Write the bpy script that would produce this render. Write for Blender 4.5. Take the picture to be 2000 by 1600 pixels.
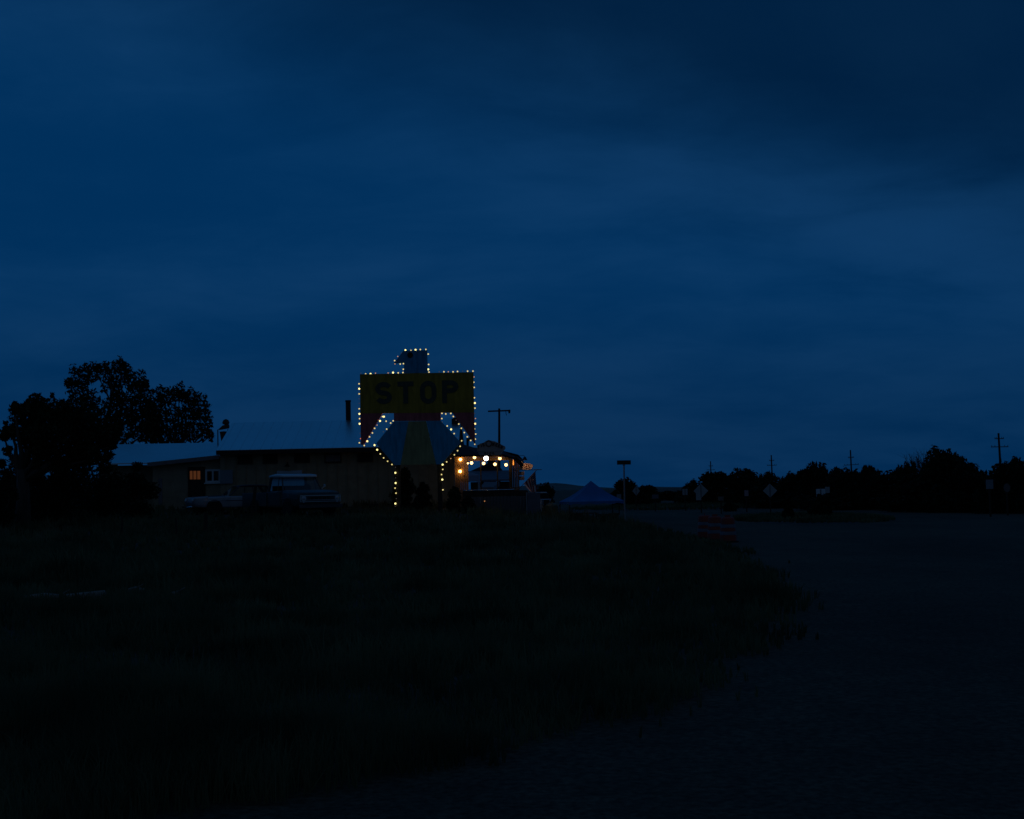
import bpy, math, random
import numpy as np
from mathutils import Vector, Matrix, Euler

random.seed(7); rng = np.random.default_rng(7)
scene = bpy.context.scene
for o in list(bpy.data.objects): bpy.data.objects.remove(o)
COL = scene.collection
R = math.radians

# ------------------------------------------------------------------ camera
FPX = 2700.0                       # focal length in photograph pixels (2000 wide)
CAM_Z, PITCH, ROLL = 1.7, math.atan((958 - 800) / FPX), R(-1.25)
cd = bpy.data.cameras.new('camera'); cam = bpy.data.objects.new('camera', cd); COL.objects.link(cam)
cd.sensor_width = 36.0; cd.lens = FPX / 2000 * 36.0; cd.clip_start = 0.1; cd.clip_end = 20000
CAM_ROT = (Euler((R(90) + PITCH, 0, 0)).to_matrix() @ Euler((0, 0, ROLL)).to_matrix())
cam.matrix_world = Matrix.Translation((0, 0, CAM_Z)) @ CAM_ROT.to_4x4()
scene.camera = cam

# ------------------------------------------------------------------ dusk sky
w = bpy.data.worlds.new('World'); scene.world = w; w.use_nodes = True
nt = w.node_tree; nt.nodes.clear(); N = nt.nodes.new; L = nt.links.new
def nmath(op, a, b=None, c=None, clamp=False):
    n = N('ShaderNodeMath'); n.operation = op; n.use_clamp = clamp
    for i, v in enumerate((a, b, c)):
        if v is None: continue
        if isinstance(v, (int, float)): n.inputs[i].default_value = v
        else: L(v, n.inputs[i])
    return n.outputs[0]
def nmix(fac, a, b):
    n = N('ShaderNodeMix'); n.data_type = 'RGBA'
    for k, v in ((0, fac), (6, a), (7, b)):
        if isinstance(v, (int, float)): n.inputs[k].default_value = v
        elif isinstance(v, tuple): n.inputs[k].default_value = (*v, 1)
        else: L(v, n.inputs[k])
    return n.outputs[2]
def nsmooth(v, a, b):
    n = N('ShaderNodeMapRange'); n.interpolation_type = 'SMOOTHSTEP'
    L(v, n.inputs[0]); n.inputs[1].default_value = a; n.inputs[2].default_value = b
    return n.outputs[0]
tc = N('ShaderNodeTexCoord'); sep = N('ShaderNodeSeparateXYZ'); L(tc.outputs['Generated'], sep.inputs[0])
dx, dy, dz = sep.outputs
# afterglow stays ahead of the camera (where the sun went down); overhead and behind the cloud is dim and grey
front = nsmooth(dy, -0.35, 0.85)
base = nmix(front, (0.0060, 0.0150, 0.0340), (0.0004, 0.0265, 0.0930))
# thin layered cloud: a flat sheet overhead seen in perspective
zz = nmath('ADD', nmath('MAXIMUM', dz, 0.0), 0.22)
comb = N('ShaderNodeCombineXYZ'); L(nmath('DIVIDE', dx, zz), comb.inputs[0]); L(nmath('DIVIDE', dy, zz), comb.inputs[1])
def noise(vec, scale, detail, rough, sx=1, sy=1, off=0, dist=0.0):
    m = N('ShaderNodeMapping'); m.inputs['Scale'].default_value = (sx, sy, 1); m.inputs['Location'].default_value = (off, off * .7, 0)
    L(vec, m.inputs[0]); n = N('ShaderNodeTexNoise'); n.inputs['Scale'].default_value = scale
    n.inputs['Detail'].default_value = detail; n.inputs['Roughness'].default_value = rough; n.inputs['Distortion'].default_value = dist
    L(m.outputs[0], n.inputs['Vector']); return n.outputs[0]
n1 = noise(comb.outputs[0], 1.2, 5, 0.55, 0.9, 1.1, 3.1, 0.35)
n2 = noise(comb.outputs[0], 0.45, 3, 0.5, 1.0, 1.0, 11.7)
n3 = noise(comb.outputs[0], 3.4, 6, 0.62, 0.9, 1.2, 5.3, 0.5)
cl = nmath('ADD', nmath('MULTIPLY', n1, 0.48), nmath('ADD', nmath('MULTIPLY', n2, 0.32), nmath('MULTIPLY', n3, 0.20)))
cfac = nsmooth(cl, 0.39, 0.63)
hi = nmix(cfac, nmix(front, (0.0052, 0.0140, 0.0320), (0.0001, 0.0212, 0.0765)), nmix(front, (0.0068, 0.0160, 0.0345), (0.0030, 0.0300, 0.0945)))
# clearer sky above the horizon band, and one broad darker cloud bank trailing off to the upper right
rise = nmath('ADD', 1.0, nmath('MULTIPLY', nsmooth(dz, 0.02, 0.17), 0.34))
sq = nmath('ADD', nmath('ADD', dz, nmath('MULTIPLY', dx, 0.30)), nmath('MULTIPLY', nmath('SUBTRACT', cl, 0.5), -0.26))
bank = nmath('MULTIPLY', nsmooth(sq, 0.19, 0.36), nmath('SUBTRACT', 1.0, nsmooth(dz, 0.42, 0.62)))
bank = nmath('MULTIPLY', bank, front)
dim = nmath('MULTIPLY', rise, nmath('SUBTRACT', 1.0, nmath('MULTIPLY', bank, 0.52)))
dim = nmath('MULTIPLY', dim, nmath('SUBTRACT', 1.0, nmath('MULTIPLY', nsmooth(dz, 0.35, 0.95), 0.06)))
vm = N('ShaderNodeVectorMath'); vm.operation = 'SCALE'; L(hi, vm.inputs[0]); L(dim, vm.inputs['Scale'])
# a little of the physical twilight sky
sky = N('ShaderNodeTexSky'); sky.sky_type = 'NISHITA'; sky.sun_disc = False
sky.sun_elevation = R(1.0); sky.sun_rotation = R(0); sky.air_density = 1.5; sky.ozone_density = 6
bg1 = N('ShaderNodeBackground'); L(vm.outputs[0], bg1.inputs[0]); bg1.inputs[1].default_value = 1.0
bg2 = N('ShaderNodeBackground'); L(sky.outputs[0], bg2.inputs[0]); bg2.inputs[1].default_value = 0.0003
add = N('ShaderNodeAddShader'); L(bg1.outputs[0], add.inputs[0]); L(bg2.outputs[0], add.inputs[1])
wo = N('ShaderNodeOutputWorld'); L(add.outputs[0], wo.inputs[0])

# last trace of directional light: dim, wide, from the grey sky over the photographer's shoulder
sd = bpy.data.lights.new('sun', 'SUN'); sd.energy = 0.004; sd.angle = R(40); sd.color = (1.0, 0.86, 0.7)
sun = bpy.data.objects.new('sun', sd); COL.objects.link(sun); sun.rotation_euler = (R(50), 0, R(20))

vs = scene.view_settings; scene.display_settings.display_device = 'sRGB'
vs.view_transform = 'Standard'; vs.look = 'None'; vs.exposure = 0.0; vs.gamma = 1.0; vs.use_curve_mapping = False
cy = scene.cycles; cy.use_denoising = True; cy.max_bounces = 6; cy.diffuse_bounces = 3; cy.glossy_bounces = 3
cy.transparent_max_bounces = 8; cy.sample_clamp_indirect = 4.0; cy.use_adaptive_sampling = False

# ------------------------------------------------------------------ helpers
def at(px, py, d):
    """world point seen at photograph pixel (px, py), at distance y = d"""
    v = CAM_ROT @ Vector(((px - 1000) / FPX, (800 - py) / FPX, -1.0))
    return Vector((0, 0, CAM_Z)) + v * (d / v.y)
def sst(t):
    t = min(1, max(0, t)); return t * t * (3 - 2 * t)
def gz(x, y):
    """ground height: the road lies lowest, the lot climbs to the building"""
    ty = min(1, max(0, (y - 22) / 44)) ** 2 * (1 - sst((y - 92) / 50))
    return 1.1 * ty * sst((5 - x) / 9) + 0.05 * math.sin(x * .31 + 1) * math.sin(y * .23) * sst((y - 6) / 8) * sst((7 - x) / 5)

MATS = {}
def mat(name, color, rough=0.8, metal=0.0, var=0.0, vscale=6.0, bump=0.0, bscale=30.0, emit=None, estr=0.0,
        trans=0.0, spec=None, color2=None, stretch=None, alpha=None):
    if name in MATS: return MATS[name]
    m = bpy.data.materials.new(name); m.use_nodes = True; t = m.node_tree
    b = t.nodes['Principled BSDF']
    b.inputs['Base Color'].default_value = (*color, 1); b.inputs['Roughness'].default_value = rough
    b.inputs['Metallic'].default_value = metal
    if spec is not None: b.inputs['Specular IOR Level'].default_value = spec
    if trans: b.inputs['Transmission Weight'].default_value = trans
    if alpha is not None: b.inputs['Alpha'].default_value = alpha
    if emit: b.inputs['Emission Color'].default_value = (*emit, 1); b.inputs['Emission Strength'].default_value = estr
    if var or color2 or bump:
        c = t.nodes.new('ShaderNodeTexCoord'); mp = t.nodes.new('ShaderNodeMapping')
        t.links.new(c.outputs['Object'], mp.inputs[0])
        if stretch: mp.inputs['Scale'].default_value = stretch
    if var or color2:
        n = t.nodes.new('ShaderNodeTexNoise'); n.inputs['Scale'].default_value = vscale; n.inputs['Detail'].default_value = 5
        n.inputs['Roughness'].default_value = 0.65
        t.links.new(mp.outputs[0], n.inputs['Vector'])
        r = t.nodes.new('ShaderNodeValToRGB'); e = r.color_ramp.elements
        c2 = color2 or tuple(x * (1 - var) for x in color)
        e[0].position = .36; e[0].color = (*c2, 1); e[1].position = .64; e[1].color = (*(color if color2 else tuple(min(1, x * (1 + var * .6)) for x in color)), 1)
        t.links.new(n.outputs[0], r.inputs[0]); t.links.new(r.outputs[0], b.inputs['Base Color'])
    if bump:
        n2 = t.nodes.new('ShaderNodeTexNoise'); n2.inputs['Scale'].default_value = bscale; n2.inputs['Detail'].default_value = 4
        t.links.new(mp.outputs[0], n2.inputs['Vector'])
        bp = t.nodes.new('ShaderNodeBump'); bp.inputs['Strength'].default_value = bump; bp.inputs['Distance'].default_value = .03
        t.links.new(n2.outputs[0], bp.inputs['Height']); t.links.new(bp.outputs[0], b.inputs['Normal'])
    MATS[name] = m; return m

M = {}
def gravel_mat():
    m = bpy.data.materials.new('gravel'); m.use_nodes = True; t = m.node_tree; b = t.nodes['Principled BSDF']; b.inputs['Roughness'].default_value = .93; b.inputs['Specular IOR Level'].default_value = .25
    c = t.nodes.new('ShaderNodeTexCoord')
    def nz(sc, det, st=(1, 1, 1)):
        mp = t.nodes.new('ShaderNodeMapping'); mp.inputs['Scale'].default_value = st; t.links.new(c.outputs['Object'], mp.inputs[0])
        n = t.nodes.new('ShaderNodeTexNoise'); n.inputs['Scale'].default_value = sc; n.inputs['Detail'].default_value = det; n.inputs['Roughness'].default_value = .7; t.links.new(mp.outputs[0], n.inputs['Vector']); return n.outputs[0]
    def ramp(v, p0, c0, p1, c1):
        r = t.nodes.new('ShaderNodeValToRGB'); e = r.color_ramp.elements; e[0].position = p0; e[0].color = (*c0, 1); e[1].position = p1; e[1].color = (*c1, 1); t.links.new(v, r.inputs[0]); return r.outputs[0]
    def mul(a, b_):
        x = t.nodes.new('ShaderNodeMix'); x.data_type = 'RGBA'; x.blend_type = 'MULTIPLY'; x.inputs[0].default_value = 1; t.links.new(a, x.inputs[6]); t.links.new(b_, x.inputs[7]); return x.outputs[2]
    patchy = ramp(nz(.22, 4, (1, .45, 1)), .35, (.125, .092, .060), .65, (.200, .150, .100))     # worn wheel lines and dust
    stones = ramp(nz(16, 6), .38, (.45, .45, .45), .62, (1.35, 1.33, 1.28)); clods = ramp(nz(2.2, 5), .35, (.78, .78, .78), .65, (1.12, 1.12, 1.1))
    t.links.new(mul(mul(patchy, stones), clods), b.inputs['Base Color'])
    bp = t.nodes.new('ShaderNodeBump'); bp.inputs['Strength'].default_value = .9; bp.inputs['Distance'].default_value = .04; t.links.new(nz(20, 6), bp.inputs['Height']); t.links.new(bp.outputs[0], b.inputs['Normal']); return m
M['gravel'] = gravel_mat()
M['soil'] = mat('soil', (.075, .07, .052), .95, var=.4, vscale=1.5, bump=.6, bscale=9)
M['grass'] = mat('grass_blades', (.085, .10, .042), .8, var=.5, vscale=.35, spec=.2)
M['leaf'] = mat('leaves', (.040, .055, .022), .8, var=.4, vscale=1.2, spec=.2)
M['juniper'] = mat('juniper', (.030, .042, .022), .85, var=.4, vscale=1.0, spec=.15)
M['bark'] = mat('bark', (.10, .085, .07), .9, var=.4, vscale=6, bump=.6, bscale=20, stretch=(1, 1, .25))
M['deadwood'] = mat('deadwood', (.42, .37, .31), .85, var=.3, vscale=7, bump=.4, bscale=18, stretch=(.2, 1, 1))
M['stucco'] = mat('stucco', (.44, .36, .24), .92, var=.15, vscale=2.2, bump=.3, bscale=50)
M['batten'] = mat('batten', (.40, .33, .22), .9, var=.2, vscale=5)
M['roof'] = mat('galvanised_roof', (.95, .95, .95), .36, metal=1.0, var=.03, vscale=.7)
M['fascia'] = mat('fascia', (.035, .03, .028), .85, var=.3, vscale=5)
M['greyfascia'] = mat('grey_fascia', (.25, .25, .26), .7, var=.2, vscale=5)
M['louvre'] = mat('louvre', (.05, .048, .045), .8, var=.2, vscale=8)
M['white'] = mat('white_paint', (.80, .88, .94), .55, var=.08, vscale=4)
M['paleblue'] = mat('pale_sky_blue_paint', (.50, .66, .80), .5, var=.06, vscale=3)
M['shutter'] = mat('pale_blue_paint', (.26, .33, .40), .6, var=.12, vscale=4)
M['door'] = mat('dark_door', (.04, .03, .025), .6, var=.3, vscale=6)
M['amberpane'] = mat('lamplit_pane', (.4, .2, .08), .5, emit=(1.0, .30, .09), estr=.055, var=.5, vscale=14)
M['glass'] = mat('dark_glass', (.015, .018, .02), .06, spec=.9)
M['autoglass'] = mat('auto_glass', (.02, .025, .03), .05, spec=1.0)
M['blackmetal'] = mat('black_metal', (.02, .02, .022), .5, metal=.3)
M['rust'] = mat('rusty_metal', (.07, .045, .035), .8, var=.4, vscale=9)
M['yellow'] = mat('yellow_paint', (.64, .36, .03), .6, var=.28, vscale=3.0, stretch=(1.6, 1, .35), bump=.15, bscale=8)
M['brown'] = mat('oxide_paint', (.80, .17, .17), .65, var=.28, vscale=3.0, stretch=(1.6, 1, .35), bump=.15, bscale=8)
M['blue'] = mat('blue_paint', (.03, .52, .86), .55, var=.28, vscale=3.0, stretch=(1.6, 1, .35), bump=.15, bscale=8)
M['navy'] = mat('navy_paint', (.03, .46, .80), .55, var=.28, vscale=3.0, stretch=(1.6, 1, .35), bump=.15, bscale=8)
M['olive'] = mat('yellow_green_paint', (.52, .46, .20), .6, var=.28, vscale=3.0, stretch=(1.6, 1, .35), bump=.15, bscale=8)
M['faded'] = mat('faded_black_lettering', (.11, .12, .075), .7, var=.2, vscale=3)
M['black'] = mat('black_paint', (.012, .014, .012), .6, var=.2, vscale=3)
M['post'] = mat('sign_post', (.035, .03, .026), .8, var=.3, vscale=5)
M['wood'] = mat('weathered_wood', (.24, .155, .085), .8, var=.4, vscale=5, bump=.4, bscale=14, stretch=(1, 1, .2))
M['beam'] = mat('beam_wood', (.22, .13, .07), .8, var=.4, vscale=5, bump=.4, bscale=14, stretch=(.2, 1, 1))
M['darkwood'] = mat('dark_wood', (.06, .045, .035), .85, var=.35, vscale=6, stretch=(1, 1, .25))
M['shingle'] = mat('shingle', (.05, .046, .045), .9, var=.3, vscale=8, bump=.5, bscale=20)
M['signboard'] = mat('grey_signboard', (.46, .48, .52), .75, var=.15, vscale=4)
M['pieboard'] = mat('cream_signboard', (.62, .52, .42), .75, var=.12, vscale=6)
M['redletter'] = mat('dark_red_letter', (.14, .035, .02), .7)
M['pole'] = mat('utility_pole', (.045, .035, .028), .9, var=.3, vscale=3)
M['galv'] = mat('galvanised_post', (.42, .43, .45), .5, metal=.5, var=.15, vscale=6)
M['signback'] = mat('sign_back', (.50, .52, .54), .6, metal=.2, var=.12, vscale=2)
M['bluesheet'] = mat('sign_blue_white', (.74, .85, .95), .4, var=.04, vscale=2)
M['greensign'] = mat('street_sign_dark', (.03, .05, .035), .5)
M['canopy'] = mat('blue_canopy', (.02, .20, .56), .65, var=.12, vscale=1.0)
M['drum'] = mat('orange_drum', (.46, .07, .05), .6, var=.12, vscale=4)
M['reflect'] = mat('reflective_band', (.20, .22, .27), .6, var=.15, vscale=5)
M['rubber'] = mat('rubber', (.02, .02, .02), .85)
M['truckpaint'] = mat('faded_teal_paint', (.06, .088, .092), .38, var=.18, vscale=1.6)
M['truckdark'] = mat('truck_dark_paint', (.055, .075, .085), .45, var=.2, vscale=1.6)
M['cream'] = mat('cream_paint', (.70, .76, .80), .16, var=.05, vscale=2, spec=1.0)
M['carpaint'] = mat('pale_car_paint', (.40, .43, .48), .32, var=.15, vscale=2)
M['cartop'] = mat('car_dark_top', (.03, .03, .05), .4, var=.2, vscale=2)
M['chrome'] = mat('chrome', (.75, .77, .80), .16, metal=1.0)
M['lens'] = mat('headlamp_lens', (.60, .62, .70), .12, spec=.9)
M['flagred'] = mat('flag_red', (.42, .04, .05), .85)
M['flagwhite'] = mat('flag_white', (.72, .66, .66), .85)
M['flagblue'] = mat('flag_blue', (.02, .03, .11), .85)
M['greyboard'] = mat('grey_panel', (.17, .18, .22), .7, var=.2, vscale=3)
M['fenceboard'] = mat('fence_board', (.15, .16, .165), .85, var=.3, vscale=5, stretch=(1, 1, .2))
M['steel'] = mat('bright_steel', (.7, .7, .72), .13, metal=1.0)
M['tarp'] = mat('grey_tarp', (.30, .28, .32), .7, var=.15, vscale=2)
M['plastic'] = mat('green_plastic', (.10, .16, .12), .6, var=.15, vscale=2)
M['hill'] = mat('hill_scrub', (.17, .18, .15), .95, var=.3, vscale=.02)
M['bulb_hi'] = mat('bulb_bright', (.9, .8, .4), .4, emit=(1.0, .86, .32), estr=1.7)
M['bulb'] = mat('bulb_lit', (.9, .8, .4), .4, emit=(1.0, .80, .30), estr=.9)
M['bulb_lo'] = mat('bulb_weak', (.8, .7, .5), .4, emit=(1.0, .50, .25), estr=.55)
M['bulb_off'] = mat('bulb_out', (.5, .48, .5), .3, emit=(1.0, .75, .7), estr=.035)
M['bulb_or'] = mat('bulb_orange', (.8, .5, .3), .4, emit=(1.0, .22, .05), estr=.8)
M['globe'] = mat('globe_lit', (1, .9, .7), .4, emit=(1.0, .60, .22), estr=3.8)
M['globe_w'] = mat('globe_wall', (1, .9, .7), .4, emit=(1.0, .46, .08), estr=18.0)
M['flood'] = mat('flood_lens', (1, 1, 1), .4, emit=(1.0, .93, .80), estr=9.0)
M['amber_lo'] = mat('amber_small', (1, .7, .4), .4, emit=(1.0, .42, .14), estr=.45)
M['wallglow'] = mat('lit_wall_glow', (1, .7, .4), .4, emit=(1.0, .30, .04), estr=1.2)  # glow painted in for wall that only catches lamplight

def leafy(name, color, tr, var=.45, vscale=.5):
    """blade or leaf: diffuse front, light shining through from behind"""
    m = mat(name, color, .8, var=var, vscale=vscale, spec=.15); t = m.node_tree; b = t.nodes['Principled BSDF']; o = t.nodes['Material Output']
    tl = t.nodes.new('ShaderNodeBsdfTranslucent'); mx = t.nodes.new('ShaderNodeMixShader'); mx.inputs[0].default_value = tr
    t.links.new(b.inputs['Base Color'].links[0].from_socket, tl.inputs[0]); t.links.new(b.outputs[0], mx.inputs[1]); t.links.new(tl.outputs[0], mx.inputs[2]); t.links.new(mx.outputs[0], o.inputs[0]); return m
def pane(name, tint, refl_rough=.03, dusty=0.0):
    """thin window pane: clear, with a mirror reflection that grows at grazing angles, and a film of dust"""
    m = bpy.data.materials.new(name); m.use_nodes = True; t = m.node_tree; t.nodes.clear()
    o = t.nodes.new('ShaderNodeOutputMaterial'); tr = t.nodes.new('ShaderNodeBsdfTransparent'); tr.inputs[0].default_value = (*tint, 1)
    g = t.nodes.new('ShaderNodeBsdfGlossy'); g.inputs['Roughness'].default_value = refl_rough; fr = t.nodes.new('ShaderNodeFresnel'); fr.inputs[0].default_value = 1.38
    mx = t.nodes.new('ShaderNodeMixShader'); t.links.new(fr.outputs[0], mx.inputs[0]); t.links.new(tr.outputs[0], mx.inputs[1]); t.links.new(g.outputs[0], mx.inputs[2])
    tl = t.nodes.new('ShaderNodeBsdfTranslucent'); tl.inputs[0].default_value = (.75, .8, .82, 1); m2 = t.nodes.new('ShaderNodeMixShader'); m2.inputs[0].default_value = dusty
    t.links.new(mx.outputs[0], m2.inputs[1]); t.links.new(tl.outputs[0], m2.inputs[2]); t.links.new(m2.outputs[0], o.inputs[0]); return m
M['whitecanopy'] = leafy('translucent_white_canopy', (.80, .74, .84), .6, var=.06, vscale=1.5); M['grass'] = leafy('grass_blade', (.195, .195, .092), .45, var=.65, vscale=.5); M['weed'] = leafy('weed_blade', (.26, .24, .13), .4)
M['autoglass'] = pane('auto_pane', (.75, .8, .8)); M['dustyglass'] = pane('dusty_pane', (.7, .75, .75), dusty=.85)
class MB:
    def __init__(s): s.v = []; s.f = []
    def add(s, vs, fs):
        o = len(s.v); s.v += [tuple(p) for p in vs]; s.f += [tuple(i + o for i in f) for f in fs]; return s
    def box(s, x0, x1, y0, y1, z0, z1):
        return s.add([(x0,y0,z0),(x1,y0,z0),(x1,y1,z0),(x0,y1,z0),(x0,y0,z1),(x1,y0,z1),(x1,y1,z1),(x0,y1,z1)],
                     [(0,3,2,1),(4,5,6,7),(0,1,5,4),(1,2,6,5),(2,3,7,6),(3,0,4,7)])
    def prism(s, poly, y0, y1):                       # polygon in x,z extruded along y
        n = len(poly)
        return s.add([(x, y0, z) for x, z in poly] + [(x, y1, z) for x, z in poly],
                     [tuple(range(n)), tuple(range(2*n-1, n-1, -1))] + [(i, i+n, (i+1) % n + n, (i+1) % n) for i in range(n)])
    def tube(s, pts, radii, seg=8, caps=True):
        pts = [Vector(p) for p in pts]; n = len(pts); vs = []; fs = []
        if isinstance(radii, (int, float)): radii = [radii] * n
        for i, p in enumerate(pts):
            t = (pts[min(i+1, n-1)] - pts[max(i-1, 0)]).normalized()
            a = t.cross(Vector((0, 0, 1)) if abs(t.z) < .9 else Vector((1, 0, 0))).normalized(); b = t.cross(a)
            for k in range(seg):
                an = 2*math.pi*k/seg; vs.append(p + (a*math.cos(an) + b*math.sin(an)) * radii[i])
        for i in range(n-1):
            for k in range(seg):
                fs.append((i*seg+k, i*seg+(k+1) % seg, (i+1)*seg+(k+1) % seg, (i+1)*seg+k))
        if caps: fs += [tuple(range(seg))[::-1], tuple((n-1)*seg+k for k in range(seg))]
        return s.add(vs, fs)
    def lathe(s, prof, seg=16, axis='z', c=(0, 0, 0)):
        vs = []; fs = []; n = len(prof)
        for r, h in prof:
            for k in range(seg):
                a = 2*math.pi*k/seg; x, y = r*math.cos(a), r*math.sin(a)
                p = (x, y, h) if axis == 'z' else ((h, x, y) if axis == 'x' else (x, h, y))
                vs.append((p[0]+c[0], p[1]+c[1], p[2]+c[2]))
        for i in range(n-1):
            for k in range(seg):
                fs.append((i*seg+k, i*seg+(k+1) % seg, (i+1)*seg+(k+1) % seg, (i+1)*seg+k))
        fs += [tuple(range(seg))[::-1], tuple((n-1)*seg+k for k in range(seg))]
        return s.add(vs, fs)
    def loft(s, rings, caps=True):
        n = len(rings[0]); vs = [p for r in rings for p in r]; fs = []
        for i in range(len(rings)-1):
            for k in range(n):
                fs.append((i*n+k, i*n+(k+1) % n, (i+1)*n+(k+1) % n, (i+1)*n+k))
        if caps: fs += [tuple(range(n))[::-1], tuple((len(rings)-1)*n+k for k in range(n))]
        return s.add(vs, fs)
    def build(s, name, m, parent=None, smooth=False, bevel=0.0, loc=None, rot=None):
        me = bpy.data.meshes.new(name); me.from_pydata(s.v, [], s.f); me.update()
        import bmesh
        bm = bmesh.new(); bm.from_mesh(me); bmesh.ops.recalc_face_normals(bm, faces=bm.faces)
        if bevel: bmesh.ops.bevel(bm, geom=[e for e in bm.edges], offset=bevel, segments=2, affect='EDGES', profile=.6, clamp_overlap=True)
        bm.to_mesh(me); bm.free()
        if smooth:
            for p in me.polygons: p.use_smooth = True
        return link(name, me, m, parent, loc, rot)
def link(name, me, m, parent=None, loc=None, rot=None):
    if m is not None and not me.materials: me.materials.append(M[m] if isinstance(m, str) else m)
    o = bpy.data.objects.new(name, me); COL.objects.link(o)
    if parent is not None: o.parent = parent
    if loc is not None: o.location = loc
    if rot is not None: o.rotation_euler = rot
    return o
def tag(o, label, cat, group=None):
    o['label'] = label; o['category'] = cat
    if group: o['group'] = group
    return o
def thing(name, label, cat, loc=(0, 0, 0), rz=0.0, group=None):
    o = bpy.data.objects.new(name, None); COL.objects.link(o); o.empty_display_size = .2
    o.location = loc; o.rotation_euler = (0, 0, rz); return tag(o, label, cat, group)
def struct(o, kind='structure'): o['kind'] = kind; return o
def sphere_mesh(name, r, m, seg=10, rings=6, sz=1.0):
    b = MB(); prof = [(max(r*math.sin(math.pi*i/rings), 1e-4), -r*sz*math.cos(math.pi*i/rings)) for i in range(rings+1)]
    b.lathe(prof, seg); me = bpy.data.meshes.new(name); me.from_pydata(b.v, [], b.f)
    for p in me.polygons: p.use_smooth = True
    me.materials.append(M[m]); return me

# stroke lettering: each letter is polylines in a unit cell (w x 1), thickened and given depth
def arc(cx, cz, rx, rz, a0, a1, n=10):
    return [(cx + rx*math.cos(R(a0+(a1-a0)*i/n)), cz + rz*math.sin(R(a0+(a1-a0)*i/n))) for i in range(n+1)]
def letter_strokes(ch, W, H, t):
    h = t/2
    if ch == 'T': return [[(0, H-h), (W, H-h)], [(W/2, H-t*.9), (W/2, 0)]]
    if ch == 'I': return [[(W/2, H), (W/2, 0)]]
    if ch == 'E': return [[(h, H), (h, 0)], [(0, H-h), (W, H-h)], [(0, H/2), (W*.85, H/2)], [(0, h), (W, h)]]
    if ch == 'N': return [[(h, 0), (h, H)], [(h, H), (W-h, 0)], [(W-h, 0), (W-h, H)]]
    if ch == 'P': return [[(h, 0), (h, H)], [(h, H-h)] + arc(W*.52, H*.72, W*.48-h, H*.28-h, 90, -90) + [(h, H*.44+h)]]
    if ch == 'R': return letter_strokes('P', W, H, t) + [[(W*.5, H*.46), (W-h, 0)]]
    if ch == 'O':
        r = W/2-h; return [arc(W/2, H-W*.5, r, r, 0, 180) + arc(W/2, W*.5, r, r, 180, 360) + [(W-h, H-W*.5)]]
    if ch == 'S':
        rx = W/2-h; rz = (H/2-h*.0)/2-h*.5
        return [arc(W/2, H-h-rz, rx, rz, 20, 270, 14) + arc(W/2, h+rz, rx, rz, 90, -160, 14)]
def letter(ch, W, H, t, y0, y1):
    """mesh builder of one letter, lower left at x=z=0, front at y0, back at y1"""
    b = MB()
    for i, st in enumerate(letter_strokes(ch, W, H, t)):
        pts = [Vector((p[0], p[1])) for p in st]; L_, R_ = [], []; n = len(pts)
        for k, p in enumerate(pts):
            d = (pts[min(k+1, n-1)] - pts[max(k-1, 0)]).normalized(); q = Vector((-d.y, d.x)) * t/2
            L_.append(p+q); R_.append(p-q)
        e = .0015 * i
        for k in range(n-1):
            quad = [L_[k], L_[k+1], R_[k+1], R_[k]]
            b.add([(p.x, y0-e, p.y) for p in quad] + [(p.x, y1, p.y) for p in quad],
                  [(0, 1, 2, 3), (7, 6, 5, 4), (0, 4, 5, 1), (3, 2, 6, 7)] + ([(0, 3, 7, 4)] if k == 0 else []) + ([(1, 5, 6, 2)] if k == n-2 else []))
    return b

# ------------------------------------------------------------------ ground
def axis(lo, hi, fine, g=1.25):
    a = [0.0]; st = fine
    while a[-1] < hi: a.append(a[-1] + st); st = fine if a[-1] < 90 else st*g
    b = [0.0]; st = fine
    while b[-1] > lo: b.append(b[-1] - st); st = fine if b[-1] > -60 else st*g
    return b[:0:-1] + a
xs, ys = axis(-5000, 5000, 2.0), axis(-60, 9000, 1.5)
vs_ = [(x, y, gz(x, y)) for y in ys for x in xs]; nx = len(xs)
fs_ = [(j*nx+i, j*nx+i+1, (j+1)*nx+i+1, (j+1)*nx+i) for j in range(len(ys)-1) for i in range(nx-1)]
gm = bpy.data.meshes.new('ground'); gm.from_pydata(vs_, [], fs_)
for p in gm.polygons: p.use_smooth = True
struct(link('ground', gm, 'gravel'))

# grassy lobe: right edge of the grass for each distance y (the gravel pull-in sweeps round it)
EDGE = [(4.5, -22), (6.2, -8), (7.06, -2.4), (7.5, -1.7), (8.0, -.92), (8.7, -.05), (9.9, .5), (11.1, 1.37), (13.5, 2.33), (15.8, 3.05), (19, 3.85), (24, 4.6), (36.4, 5.9), (44, 6.0), (52, 5.7), (60, 5.4), (72, 4.5), (110, 4)]
EY = np.array([e[0] for e in EDGE]); EX = np.array([e[1] for e in EDGE])
def xr(y): return float(np.interp(y, EY, EX)) + .16*math.sin(y*1.3) + .07*math.sin(y*3.7+1)
rows = [4.6 + .25*i for i in range(64)] + [20.6 + .8*i for i in range(112)]
vs_, fs_ = [], []; nc = 40
for y in rows:
    e = xr(y)
    for i in range(nc):
        t = (1 - i/(nc-1)); x = e - (t**1.7) * (e + 70)
        vs_.append((x, y, gz(x, y) - .03 + .06*sst((e-x)/1.6)))
fs_ = [(j*nc+i, j*nc+i+1, (j+1)*nc+i+1, (j+1)*nc+i) for j in range(len(rows)-1) for i in range(nc-1)]
sm = bpy.data.meshes.new('grass_soil'); sm.from_pydata(vs_, [], fs_)
struct(link('grass_soil', sm, 'soil'))

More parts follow.
